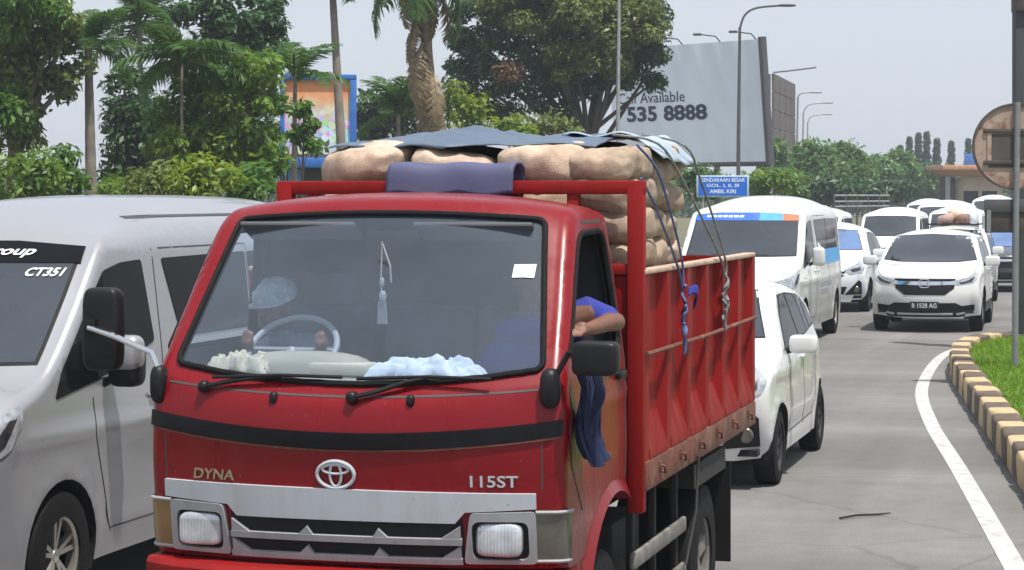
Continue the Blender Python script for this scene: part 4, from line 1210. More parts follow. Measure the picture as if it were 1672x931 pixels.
# ---- silver van in the next lane
SV, sh = car('passenger_van', 'silver high roof van at the left edge, windscreen marked CT351', 'van', hiace_cfg('silver_paint'), (-6.425, 10.11, 0))
for o in list(SV.children):
    if o.name.startswith('door_mirror'):
        k = MB(); sx = 1 if max(v.co.x for v in o.data.vertices) > 0 else -1
        k.blob((sx * 1.112, 1.475, 1.41), (.185, .14, .20), .55, 18, 12); k.build('mirror_cap', MATS['silver_paint'], o)
panel(sh.bvh, [(-.81, 1.90), (.81, 1.90), (.79, 1.99), (.4, 2.02), (-.4, 2.02), (-.79, 1.99)], FRONT, MATS['gloss_black'], 'sun_strip', SV, off=.009, step=.06)
text_on(sh.bvh, FRONT, 'CT351', .640, 1.848, .22, .046, MATS['lettering'], 'lettering', SV, off=.012, shear=.25, bold=.02)
text_on(sh.bvh, FRONT, 'Group', .36, 1.955, .34, .062, MATS['lettering'], 'lettering', SV, off=.014, shear=.3, bold=.015)
panel(sh.bvh, ribbon([(2.45, 2.150), (2.8, 2.155), (5.3, 2.155)], .014), LEFT, MATS['seam'], 'roof_gutter', SV, off=.003, step=.08)
k = MB(); pp, nn = cast(sh.bvh, FRONT, .35, 1.34)
k.tube([pp + Vector((.2, -.03, -.02)), pp + Vector((0, -.04, .03)), pp + Vector((-.45, -.04, .05))], .009, 6); k.build('wiper', MATS['plastic_black'], SV)
# ---- white van with blue banner
WV, sh = car('passenger_van', 'white high roof van with blue banner across the top of its windscreen', 'van', hiace_cfg('cream_paint'), (-5.50, 32.9, 0))
for o in WV.children:
    if o.name.startswith('door_mirror'): o.data.materials[0] = MATS['white_paint']
panel(sh.bvh, [(-.80, 1.90), (.20, 1.90), (.20, 2.02), (-.4, 2.02), (-.79, 1.99)], FRONT, MATS['blue_banner'], 'windscreen_banner', WV, off=.010, step=.06)
panel(sh.bvh, [(.20, 1.90), (.56, 1.90), (.55, 2.005), (.20, 2.02)], FRONT, MATS['cyan_banner'], 'windscreen_banner', WV, off=.010, step=.06)
panel(sh.bvh, [(.56, 1.90), (.80, 1.90), (.785, 1.985), (.55, 2.005)], FRONT, MATS['orange_banner'], 'windscreen_banner', WV, off=.010, step=.06)
for q in range(7):
    panel(sh.bvh, [(-.62 + .085 * q, 1.945), (-.555 + .085 * q, 1.945), (-.55 + .085 * q, 1.975), (-.615 + .085 * q, 1.975)], FRONT, MATS['lettering'], 'banner_mark', WV, off=.013, step=.05)
panel(sh.bvh, [(2.62, 1.43), (5.50, 1.43), (5.50, 1.20), (3.0, 1.20), (2.5, 1.30)], LEFT, MATS['cyan_banner'], 'side_decal', WV, off=.007)
panel(sh.bvh, [(2.62, 1.56), (2.85, 1.52), (3.2, 1.43), (2.62, 1.43)], LEFT, MATS['lettering'], 'side_decal', WV, off=.009)
panel(sh.bvh, [(2.40, 1.40), (2.62, 1.43), (3.0, 1.20), (2.50, 1.20)], LEFT, MATS['orange_banner'], 'side_decal', WV, off=.008)
for q in range(2):
    panel(sh.bvh, [(2.75, .93 - .11 * q), (4.1 - .5 * q, .93 - .11 * q), (4.1 - .5 * q, .86 - .11 * q), (2.75, .86 - .11 * q)], LEFT, MATS['letter_grey'], 'side_lettering', WV, off=.004)

# ---- white family car behind the truck
def hatch_cfg(paint, glass='tint_glass'):
    return dict(paint=paint, glass=glass, sill=.23, step=.08,
        st=[(.10, .22, .42, .24, .07), (.02, .42, .31, .42, .1), (0, .62, .26, .62, .1), (.04, .80, .27, .80, .1), (.16, .94, .36, .90, .1), (.5, 1.05, .6, .99, .1), (.80, 1.11, .92, 1.06, .08), (1.2, 1.36, 1.32, 1.33, .06),
            (1.5, 1.55, 1.62, 1.49, .08), (1.85, 1.635, 1.92, 1.54, .12), (2.5, 1.625, 2.5, 1.525, .12), (3.3, 1.50, 3.3, 1.41, .1), (3.75, 1.22, 3.70, 1.17, .08), (3.95, .95, 3.88, .95, .08), (4.0, .65, 3.92, .65, .07), (3.94, .26, 3.86, .26, .07)],
        plan=[(0, .72), (.4, .80), (1, .825), (2.6, .825), (3.4, .79), (4.0, .66)], sect=[(.22, .965), (.55, 1.0), (.98, .975), (1.6, .71)],
        arches=[(.75, .30, .345), (3.26, .30, .345)], tyre=(.295, .185), rim=.66, spokes=8, mrim='alloy_dark',
        crease=[([(.6, .88), (3.7, .95)], .012, .05), ([(1.2, .40), (2.8, .42)], -.010, .05)],
        screen=[(-.65, 1.135), (0, 1.125), (.65, 1.135), (.50, 1.50), (0, 1.53), (-.50, 1.50)],
        windows=[[(1.20, 1.04), (1.42, 1.06), (2.05, 1.09), (2.05, 1.45), (1.75, 1.44), (1.5, 1.30)], [(2.11, 1.09), (2.92, 1.11), (2.85, 1.405), (2.11, 1.44)], [(2.98, 1.12), (3.36, 1.15), (3.16, 1.32), (2.94, 1.385)]],
        seams=[[(1.30, 1.0), (1.24, .70), (1.26, .36)], [(2.09, 1.0), (2.09, .36)], [(2.95, 1.05), (2.92, .7), (2.72, .42)], [(1.26, .37), (2.70, .40)]],
        handles=[(1.96, .93), (2.82, .95)],
        lamp=([(.36, .78), (.62, .88), (.78, .96), (.80, .84), (.72, .74), (.48, .70)], R(42)), lamp_in=[(.48, .79), (.66, .83), (.73, .88), (.70, .78), (.54, .745)],
        side_panels=[([(1.22, 1.03), (3.40, 1.13), (3.18, 1.345), (2.9, 1.415), (2.2, 1.455), (1.78, 1.455), (1.50, 1.30)], 'plastic_black', 'window_surround', .0025), ([(1.12, 1.03), (1.20, 1.055), (1.48, 1.315), (1.72, 1.455), (1.75, 1.435), (1.50, 1.29), (1.24, 1.04)], 'plastic_black', 'window_pillar', .004)],
        front_panels=[([(-.44, .76), (.44, .76), (.38, .66), (-.38, .66)], 'plastic_black', 'grille', .006), ([(-.42, .72), (.42, .72), (.41, .70), (-.41, .70)], 'chrome', 'grille_bar', .014),
                      ([(-.46, .48), (.46, .48), (.40, .34), (-.40, .34)], 'plastic_black', 'air_intake', .006), ([(-.21, .60), (.21, .60), (.21, .49), (-.21, .49)], 'plate_black', 'number_plate', .02),
                      ([(.42, .33), (.66, .60), (.71, .56), (.71, .34)], 'plastic_black', 'fog_light_recess', .008), ([(-.71, .34), (-.71, .56), (-.66, .60), (-.42, .33)], 'plastic_black', 'fog_light_recess', .008)],
        mirror=(.93, 1.22, 1.08, (.23, .12, .15), paint))
HB, sh = car('hatchback_car', 'white compact family car with dark windows right behind the red truck', 'car', hatch_cfg('white_paint'), (-3.40, 17.13, 0))
for sx in (-1, 1):
    p, nn = cast(sh.bvh, FRONT, sx * .615, .43)
    k = MB(); k.lathe([(-.02, .05), (-.01, .062), (.0, .055), (.0, .001)], p + Vector((0, -.012, 0)), 'y', 20); k.build('fog_light', MATS['smoke_lens'], HB)
    panel(sh.bvh, [(sx * .66, .42), (sx * .74, .46), (sx * .735, .38), (sx * .66, .36)][::sx], diag(sx * R(40)), MATS['plastic_black'], 'bumper_corner', HB, off=.006)

# ---- white sport utility car
def suv_cfg(paint, sglass='screen_glass'):
    return dict(paint=paint, sglass=sglass, sill=.29, step=.09,
        st=[(.10, .24, .42, .28, .08), (.02, .42, .33, .42, .1), (0, .62, .27, .62, .1), (.03, .82, .29, .80, .1), (.10, .97, .36, .95, .09), (.5, 1.10, .62, 1.04, .1), (1.02, 1.19, 1.15, 1.12, .08), (1.5, 1.46, 1.62, 1.42, .06),
            (1.86, 1.63, 1.98, 1.55, .08), (2.2, 1.685, 2.3, 1.59, .12), (3.0, 1.69, 3.0, 1.6, .12), (3.9, 1.63, 3.85, 1.55, .1), (4.35, 1.30, 4.3, 1.25, .08), (4.52, 1.05, 4.45, 1.0, .08), (4.58, .7, 4.5, .7, .08), (4.5, .3, 4.42, .3, .08)],
        plan=[(0, .80), (.4, .895), (1, .925), (3.8, .925), (4.58, .82)], sect=[(.25, .965), (.6, 1.0), (1.08, .975), (1.68, .76)],
        arches=[(.93, .36, .41), (3.59, .36, .41)], tyre=(.355, .225), rim=.62, spokes=5,
        crease=[([(.6, .98), (4.3, 1.0)], .014, .05)], flare=.02,
        screen=[(-.79, 1.185), (-.5, 1.155), (.5, 1.155), (.79, 1.185), (.64, 1.585), (0, 1.62), (-.64, 1.585)],
        windows=[[(1.42, 1.10), (1.62, 1.14), (2.45, 1.17), (2.45, 1.54), (2.1, 1.525), (1.85, 1.41)], [(2.52, 1.17), (3.4, 1.19), (3.35, 1.53), (2.52, 1.54)], [(3.47, 1.20), (4.02, 1.26), (3.80, 1.47), (3.42, 1.52)]],
        seams=[[(1.45, 1.05), (1.40, .75), (1.42, .42)], [(2.48, 1.1), (2.48, .42)], [(3.45, 1.1), (3.40, .8), (3.12, .50)], [(1.42, .42), (3.1, .44)]],
        handles=[(2.32, 1.0), (3.30, 1.02)],
        lamp=([(.40, .86), (.70, .92), (.98, 1.03), (.99, .99), (.80, .83), (.50, .79)], R(38)), lamp_in=[(.52, .83), (.70, .87), (.86, .94), (.78, .85), (.58, .81)],
        side_panels=[([(1.44, 1.085), (4.06, 1.25), (3.82, 1.49), (3.4, 1.54), (2.1, 1.55), (1.85, 1.425)], 'plastic_black', 'window_surround', .0025), ([(1.36, .46), (3.16, .46), (3.18, .30), (1.34, .30)], 'plastic_black', 'sill_cladding', .006)],
        front_panels=[([(-.50, .90), (.50, .90), (.48, .74), (.33, .63), (-.33, .63), (-.48, .74)], 'plastic_black', 'grille', .006), ([(-.50, .86), (-.1, .855), (.1, .855), (.50, .86), (.49, .80), (.1, .79), (-.1, .79), (-.49, .80)], 'chrome', 'grille_bar', .016),
                      ([(-.66, .42), (-.5, .50), (.5, .50), (.66, .42), (.64, .235), (-.64, .235)], 'plastic_black', 'lower_bumper', .008), ([(-.45, .335), (.45, .335), (.45, .305), (-.45, .305)], 'panel_silver', 'skid_plate', .02),
                      ([(.60, .45), (.80, .47), (.80, .38), (.62, .36)], 'plastic_black', 'fog_light_recess', .009), ([(-.62, .36), (-.80, .38), (-.80, .47), (-.60, .45)], 'plastic_black', 'fog_light_recess', .009),
                      ([(.50, .33), (.76, .365), (.78, .345), (.52, .295)], 'panel_silver', 'bumper_trim', .012), ([(-.52, .295), (-.78, .345), (-.76, .365), (-.50, .33)], 'panel_silver', 'bumper_trim', .012),
                      ([(-.23, .52), (.23, .52), (.23, .40), (-.23, .40)], 'plate_black', 'number_plate', .024)],
        mirror=(1.04, 1.42, 1.17, (.25, .14, .17), paint))
SU, sh = car('sport_utility_car', 'white sport utility car with dark grille driving beside the grass verge', 'car', suv_cfg('white_paint'), (-3.13, 38.15, 0))
text_on(sh.bvh, FRONT, 'B 1528 AG', 0, .462, .40, .075, MATS['lettering'], 'plate_lettering', SU, off=.030, bold=.02)
k = MB(); y0 = cast(sh.bvh, FRONT, 0, .825)[0].y - .022
k.tube([(-.055, y0, .87), (-.045, y0, .78)], .009, 6); k.tube([(.055, y0, .87), (.045, y0, .78)], .009, 6); k.tube([(-.05, y0, .822), (.05, y0, .822)], .009, 6)
P = [(.085 * math.copysign(abs(math.cos(a)) ** .6, math.cos(a)), y0, .825 + .07 * math.copysign(abs(math.sin(a)) ** .6, math.sin(a))) for a in np.linspace(0, 2 * math.pi, 25)]
k.tube(P, .008, 6, cap=False); k.build('emblem', MATS['chrome'], SU)

# ---- vehicles further back
def far_copy(src, loc, label, cat, name, scale=(1, 1, 1), swap=None, rz=0):
    c = copy_tree(src); c.location = loc; c.scale = scale; c.rotation_euler = (0, 0, rz); c.name = name
    c['label'] = label; c['category'] = cat; c['group'] = 'cars queueing behind the truck'
    if swap:
        for ch in c.children:
            if ch.data and ch.data.materials and ch.data.materials[0] and ch.data.materials[0].name in swap:
                ch.data = ch.data.copy(); ch.data.materials[0] = MATS[swap[ch.data.materials[0].name]]
    # pieces that only belong to the near one
    for ch in list(c.children):
        if ch.name.startswith(('windscreen_banner', 'banner_mark', 'side_decal', 'side_lettering', 'lettering', 'plate_lettering', 'emblem', 'sun_strip')):
            bpy.data.objects.remove(ch)
    return c
MATS['white_far'] = mat('white_far', (.74, .77, .80), .3, coat=.5, var=.03)
mat('grey_paint', (.055, .06, .07), .3, coat=.6, var=.05)
far_copy(HB, (-5.62, 44.2, 0), 'white people carrier directly behind the van with the blue banner', 'car', 'people_carrier', (1.07, 1.14, 1.06), {'white_paint': 'white_far', 'screen_glass': 'blue_glass'})
far_copy(SU, (-3.40, 46.8, 0), 'white car with bundles on its roof behind the sport utility car', 'car', 'estate_car', (.93, .95, .98), {})
V3 = far_copy(WV, (-6.10, 62.0, 0), 'white minivan with large grey windscreen between the people carrier and sport utility car', 'van', 'minivan', (.88, .80, .86), {'cream_paint': 'white_far'})
far_copy(WV, (-8.7, 66.0, 0), 'white van half hidden by the banner van, furthest left in the queue', 'van', 'minivan', (.86, .75, .84), {'cream_paint': 'white_far'})
far_copy(WV, (-7.6, 92.0, 0), 'small white van far back above the minivan roof', 'van', 'minivan', (.85, .8, .95), {'cream_paint': 'white_far'})
far_copy(WV, (-6.3, 84.0, 0), 'long white minibus far back in the queue with low broad roof', 'van', 'minibus', (1.1, 1.0, .93), {'cream_paint': 'white_far'})
far_copy(WV, (-4.9, 70.0, 0), 'white van far back half hidden by the roof bundles', 'van', 'minivan', (.9, .8, .86), {'cream_paint': 'white_far'})
far_copy(WV, (-5.6, 104.0, 0), 'white van below the round sign at the end of the queue', 'van', 'minivan', (1.0, .9, 1.02), {'cream_paint': 'white_far'})
far_copy(SU, (-2.72, 54.6, 0), 'dark grey car with blue reflecting windscreen behind the sign post', 'car', 'saloon_car', (.95, .95, .92), {'white_paint': 'grey_paint', 'screen_glass': 'blue_glass'})
for q, (x, y, src, sc, sw, la) in enumerate(((-7.9, 118, SU, (1, 1, 1), {'white_paint': 'grey_paint'}, 'small dark car far down the queue left of the long minibus'), (-5.3, 126, HB, (1, 1, 1), {}, 'tiny white car far down the queue near the toll building'),
        (-9.6, 112, HB, (1, 1.1, 1), {'white_paint': 'silver_paint'}, 'tiny silver car beside the grey railing'), (-6.9, 138, SU, (1, 1, 1.05), {}, 'farthest white car before the toll building'), (-3.4, 112, SU, (1, 1, 1), {'white_paint': 'silver_paint'}, 'tiny silver car below the toll building roof'))):
    far_copy(src, (x, y, 0), la, 'car', 'queueing_car', sc, sw)
# bundles on the roof of the car behind the sport utility car
mat('bundle_pink', (.42, .27, .24), .85, var=.3, vs=8); mat('bundle_brown', (.22, .13, .10), .9, var=.3, vs=8)
for q, (dx, dy, dz, sz, m_, lb) in enumerate(((-.16, 2.3, 1.78, (.34, .6, .22), 'bundle_pink', 'pink'), (.16, 2.4, 1.77, (.30, .5, .20), 'bundle_brown', 'brown'), (.0, 2.8, 1.84, (.30, .5, .30), 'cream_cloth', 'cream'), (.38, 2.6, 1.80, (.16, .4, .26), 'white_cloth', 'white'))):
    k = MB(); k.blob((0, 0, 0), sz, .6, 20, 12, warp=lambda v: Vector((v.x + .02 * math.sin(14 * v.y), v.y, v.z + .03 * math.sin(11 * v.x + q))))
    o = k.build('roof_bundle', MATS[m_]); o.location = (-3.40 + dx, 46.8 + dy, dz)
    tag(o, f'{lb} bundle strapped to the roof of the white car in the queue', 'bundle', 'bundles on the car roof')
k = MB()
for yy in (2.0, 2.7, 3.2): k.box((-3.40, 46.8 + yy, 1.675), (1.1, .05, .03))
for xx in (-.5, .5): k.box((-3.40 + xx, 46.8 + 2.6, 1.675), (.03, 1.5, .03))
tag(k.build('roof_rack', MATS['chassis']), 'flat black rack carrying bundles on the white car roof', 'roof rack')
# ================================================================== ground, road, verge
def asphalt():
    m = bpy.data.materials.new('asphalt'); m.use_nodes = True; MATS['asphalt'] = m
    t = m.node_tree; n = t.nodes; L = t.links; p = n['Principled BSDF']
    tc = n.new('ShaderNodeTexCoord')
    def noise(scale, sx=1, sy=1, det=6, ro=.6):
        mp = n.new('ShaderNodeMapping'); mp.inputs['Scale'].default_value = (sx, sy, 1)
        L.new(tc.outputs['Object'], mp.inputs[0])
        k = n.new('ShaderNodeTexNoise'); k.inputs['Scale'].default_value = scale; k.inputs['Detail'].default_value = det; k.inputs['Roughness'].default_value = ro
        L.new(mp.outputs[0], k.inputs['Vector']); return k.outputs[0]
    def rng(src, a, b, c, d):
        k = n.new('ShaderNodeMapRange'); k.inputs[1].default_value = a; k.inputs[2].default_value = b; k.inputs[3].default_value = c; k.inputs[4].default_value = d
        L.new(src, k.inputs[0]); return k.outputs[0]
    def mul(a, b):
        k = n.new('ShaderNodeMath'); k.operation = 'MULTIPLY'; L.new(a, k.inputs[0]); L.new(b, k.inputs[1]); return k.outputs[0]
    a = rng(noise(.42, .25, 1.0), .38, .62, .80, 1.12)          # worn transverse patches; the dark bands also paint in shadows across the road
    b = rng(noise(1.2, 1.0, .05), .35, .65, .88, 1.08)          # wheel tracks along the lane
    c = rng(noise(60), .3, .7, .82, 1.18)                       # stone grain
    d = rng(noise(4), .3, .7, .92, 1.08)
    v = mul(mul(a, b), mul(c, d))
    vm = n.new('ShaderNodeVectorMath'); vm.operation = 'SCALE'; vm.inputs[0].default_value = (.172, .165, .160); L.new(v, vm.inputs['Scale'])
    # cracks
    vo = n.new('ShaderNodeTexVoronoi'); vo.feature = 'DISTANCE_TO_EDGE'; vo.inputs['Scale'].default_value = .35
    wn = n.new('ShaderNodeMix'); wn.data_type = 'VECTOR'; wn.inputs[0].default_value = .12
    nz = n.new('ShaderNodeTexNoise'); nz.inputs['Scale'].default_value = 2; L.new(tc.outputs['Object'], nz.inputs['Vector'])
    L.new(tc.outputs['Object'], wn.inputs[4]); L.new(nz.outputs[1], wn.inputs[5]); L.new(wn.outputs[1], vo.inputs['Vector'])
    cr = rng(vo.outputs[0], .002, .007, .28, 0)
    mx = n.new('ShaderNodeMix'); mx.data_type = 'RGBA'; L.new(cr, mx.inputs[0]); L.new(vm.outputs[0], mx.inputs[6]); mx.inputs[7].default_value = (.06, .057, .055, 1)
    L.new(mx.outputs[2], p.inputs['Base Color']); p.inputs['Roughness'].default_value = .85; p.inputs['Specular IOR Level'].default_value = .3
    bp = n.new('ShaderNodeBump'); bp.inputs['Strength'].default_value = .35; bp.inputs['Distance'].default_value = .01
    L.new(noise(90), bp.inputs['Height']); L.new(bp.outputs[0], p.inputs['Normal'])
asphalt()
mat('soil', (.10, .11, .045), .95, var=.3, vs=.6, bump=.3, bs=6, col2=(.13, .10, .06), c2=(.45, .65), c2s=.3)
mat('grass_base', (.075, .15, .022), .95, var=.25, vs=3, bump=.4, bs=40)
mat('line_paint', (.47, .47, .46), .75, var=.12, vs=4, col2=(.32, .31, .29), c2=(.48, .68), c2s=6, bump=.1)
mat('kerb_tan', (.47, .35, .20), .85, var=.14, vs=7, col2=(.30, .23, .15), c2=(.5, .72), c2s=9, bump=.2)
mat('kerb_dark', (.10, .075, .055), .88, var=.25, vs=7, col2=(.20, .15, .10), c2=(.52, .72), c2s=9, bump=.2)
mat('concrete', (.30, .29, .27), .9, var=.15, vs=3, bump=.15)
def flat(poly, z, name, m, kind='structure', parent=None):
    P = dense(poly, 40); V, F, _ = fill2d(P, [], 1e9)
    o = mesh_obj(name, [(a, b, z) for a, b in V], F, m, parent, smooth=0)
    if kind: tag(o, kind=kind)
    return o
gr = flat([(-420, -60), (420, -60), (420, 640), (-420, 640)], -.03, 'ground', MATS['soil'])
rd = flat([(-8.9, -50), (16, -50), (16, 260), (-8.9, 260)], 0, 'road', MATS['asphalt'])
# painted edge line
LN = catmull([(-.05, 9.5), (-.26, 11.6), (-.60, 14.1), (-1.27, 19.07), (-1.83, 23.1), (-2.25, 27.1), (-2.43, 31.7), (-2.33, 34.3), (-1.95, 36.4), (-1.0, 38.0), (.6, 38.8)], 8)
t_ = np.gradient(LN, axis=0); t_ /= np.hypot(*t_.T)[:, None]; nn_ = np.stack([-t_[:, 1], t_[:, 0]], 1) * .073
vs = [(a, b, .004) for a, b in LN + nn_] + [(a, b, .004) for a, b in LN - nn_]; k = len(LN)
tag(mesh_obj('edge_line', vs, [(i, k + i, k + i + 1, i + 1) for i in range(k - 1)], MATS['line_paint'], None, 0), kind='structure')
# island kerb of alternating blocks
KB = catmull([(.15, 10.5), (-.22, 13.5), (-.48, 15.8), (-.74, 18), (-1.38, 23.24), (-1.98, 28.2), (-2.16, 30.6), (-2.16, 32.2), (-1.9, 33.6), (-1.25, 34.5), (.2, 35.0), (4, 35.4), (9, 35.8)], 12)
seg = np.hypot(*np.diff(KB, axis=0).T); arc = np.concatenate([[0], np.cumsum(seg)])
def kpt(s_): return np.array([np.interp(s_, arc, KB[:, 0]), np.interp(s_, arc, KB[:, 1])])
kerb = flat(list(map(tuple, KB)) + [(9, 10.5)], .02, 'kerb', MATS['concrete'])
def block_mesh(m, seed):
    r_ = random.Random(seed); b = MB()
    b.box((0, 0, .14), (.26, .585, .30), b=.042)
    for v in b.v: v.x += r_.uniform(-.006, .006); v.z += r_.uniform(-.006, .006)
    o = b.build('kerb_block', m); me = o.data; bpy.data.objects.remove(o); return me
KM = [[block_mesh(MATS[q], i) for i in range(3)] for q in ('kerb_tan', 'kerb_dark')]
s_ = .3; i = 0; rk = random.Random(5)
while s_ < arc[-1] - 1.5:
    p0 = kpt(s_); p1 = kpt(s_ + .01); dv = (p1 - p0) / np.hypot(*(p1 - p0))
    o = link(bpy.data.objects.new('kerb_block', KM[i % 2][rk.randrange(3)]), kerb)
    nrm = np.array([dv[1], -dv[0]])
    o.location = (p0[0] + nrm[0] * .13, p0[1] + nrm[1] * .13, rk.uniform(-.015, .01)); o.rotation_euler = (rk.uniform(-.03, .03), rk.uniform(-.04, .04), math.atan2(dv[1], dv[0]) - math.pi / 2 + rk.uniform(-.03, .03))
    s_ += .60; i += 1
# grass island
inner = [tuple(q) for q in KB + np.stack([np.gradient(KB, axis=0)[:, 1], -np.gradient(KB, axis=0)[:, 0]], 1) / np.hypot(*np.gradient(KB, axis=0).T)[:, None] * .22]
V, F, _ = fill2d(np.array(inner + [(9, 10.5)]), [], .7)
def gz(x, y):
    d, _ = pl_dist(np.array([[x, y]]), KB); return .20 + .07 * min(1, max(0, (d[0] - .2) / 1.2)) + .012 * math.sin(3 * x + 1.7 * y)
tag(mesh_obj('verge', [(a, b, gz(a, b)) for a, b in V], F, MATS['grass_base'], None, 60), kind='structure')
leaf_mat('grass_blade', (.095, .21, .012), (.21, .33, .022), .4, .6)
rg = np.random.default_rng(4)
N = 60000
px_ = rg.uniform(-2.3, 3.0, N); py_ = rg.uniform(13.5, 35.2, N)
G = np.stack([px_, py_], 1); G = G[inside(G, np.array(inner + [(9, 10.5)]))]
dK, _ = pl_dist(G, KB[::4])
G = G[(dK < 2.4)]; dK = dK[dK < 2.4]
zz = .20 + .07 * np.clip((dK - .2) / 1.2, 0, 1)
n = len(G); h = rg.uniform(.035, .085, n); a = rg.uniform(0, 6.28, n); w_ = rg.uniform(.006, .012, n); lx = rg.normal(0, .03, n); ly = rg.normal(0, .03, n)
v0 = np.stack([G[:, 0] + np.cos(a) * w_, G[:, 1] + np.sin(a) * w_, zz], 1); v1 = np.stack([G[:, 0] - np.cos(a) * w_, G[:, 1] - np.sin(a) * w_, zz], 1)
v2 = np.stack([G[:, 0] + lx, G[:, 1] + ly, zz + h], 1)
VV = np.stack([v0, v1, v2], 1).reshape(-1, 3)
go = mesh_obj('grass', VV.tolist(), np.arange(n * 3).reshape(-1, 3).tolist(), MATS['grass_blade'], None, 0)
tag(go, 'short bright green grass on the kerbed verge', 'grass', kind='stuff')
# twig lying on the road
b = MB(); p0, p1 = (0, 0), (0, 0)
b.tube([(-1.90, 16.0, .012), (-1.80, 16.12, .02), (-1.66, 16.25, .014), (-1.58, 16.36, .012)], [.008, .009, .008, .004], 6)
tag(b.build('twig', MATS['chassis']), 'thin dark twig lying alone on the open asphalt', 'twig')
# weeds at the foot of the kerb
leaf_mat('weed', (.03, .07, .02), (.06, .11, .03), .3)
# ================================================================== vegetation
def leaf_cloud(C, rad, npc, size, seed, droop=.2, wid=.42, squash=.8):
    """leaf quads around clump centres -> (verts, faces)"""
    g = np.random.default_rng(seed); C = np.asarray(C, float); rad = np.broadcast_to(rad, (len(C),))
    c = np.repeat(C, npc, 0); r = np.repeat(rad, npc); n = len(c)
    d = g.normal(size=(n, 3)); d /= np.linalg.norm(d, axis=1)[:, None]
    q = g.uniform(0, 1, n) ** .42
    p = c + d * (q * r)[:, None] * np.array([1, 1, squash])
    nm = d * .55 + np.array([0, 0, .55]) + g.normal(size=(n, 3)) * .45; nm /= np.linalg.norm(nm, axis=1)[:, None]
    t = g.normal(size=(n, 3)) + d * .6; t[:, 2] -= droop * 2; t -= nm * (t * nm).sum(1)[:, None]; t /= np.linalg.norm(t, axis=1)[:, None]
    b = np.cross(nm, t); s = size * g.uniform(.6, 1.35, n)[:, None]
    V = np.stack([p - t * s * .5, p + b * s * wid * .5 + nm * s * .06, p + t * s * .5 - nm * s * .05, p - b * s * wid * .5 + nm * s * .06], 1).reshape(-1, 3)
    return V
def fast_mesh(name, V, k, m, parent=None):
    n = len(V) // k
    me = bpy.data.meshes.new(name)
    me.vertices.add(len(V)); me.vertices.foreach_set('co', np.asarray(V, np.float32).ravel())
    me.loops.add(n * k); me.loops.foreach_set('vertex_index', np.arange(n * k, dtype=np.int32))
    me.polygons.add(n); me.polygons.foreach_set('loop_start', np.arange(0, n * k, k, dtype=np.int32))
    me.update(calc_edges=True); me.materials.append(m)
    return link(bpy.data.objects.new(name, me), parent)
mat('bark', (.15, .12, .095), .9, var=.3, vs=5, bump=.5, bs=25)
mat('dark_bark', (.07, .058, .05), .92, var=.3, vs=5, bump=.5, bs=25)
mat('palm_bark', (.22, .19, .165), .9, var=.25, vs=4, bump=.4, bs=18)
mat('old_bark', (.16, .12, .085), .95, var=.4, vs=6, bump=.7, bs=16)
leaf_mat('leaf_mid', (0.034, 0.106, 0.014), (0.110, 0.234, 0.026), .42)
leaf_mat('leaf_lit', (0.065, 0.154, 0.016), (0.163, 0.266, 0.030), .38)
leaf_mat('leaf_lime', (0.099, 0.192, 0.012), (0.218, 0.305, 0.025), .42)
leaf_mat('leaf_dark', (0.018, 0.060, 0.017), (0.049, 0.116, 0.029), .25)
leaf_mat('leaf_olive', (0.065, 0.116, 0.025), (0.175, 0.209, 0.044), .32)
leaf_mat('leaf_rust', (.11, .085, .040), (.20, .11, .055), .3)
leaf_mat('leaf_far', (0.058, 0.142, 0.037), (0.124, 0.233, 0.055), .3)
leaf_mat('leaf_cypress', (0.020, 0.070, 0.029), (0.053, 0.125, 0.052), .2)
leaf_mat('frond', (0.027, 0.088, 0.014), (0.074, 0.163, 0.025), .35)
leaf_mat('frond_dry', (0.208, 0.156, 0.085), (0.364, 0.286, 0.169), .25)
def px_lobes(lobes, d, seed, dens=1.0):
    """lobes (px, py, rx, ry) seen at distance d -> clump centres and radius in metres"""
    g = random.Random(seed); C = []; RR = []
    for (x, y, rx, ry) in lobes:
        s = d / 3700; c = atd(x, y, d); a, b = rx * s, ry * s; dep = (a + b) / 2
        k = max(3, int(dens * 5.5 * a * b / .16 * (50 / d) ** 1.2))
        for _ in range(k):
            while True:
                u = Vector((g.uniform(-1, 1), g.uniform(-1, 1), g.uniform(-1, 1)))
                if u.length < 1: break
            u = u.normalized() * (u.length ** .5)
            C.append(c + Vector((_c, _s, 0)) * u.x * a + Vector((-_s, _c, 0)) * u.y * dep + Vector((0, 0, 1)) * u.z * b); RR.append(g.uniform(.75, 1.25))
    return C, RR
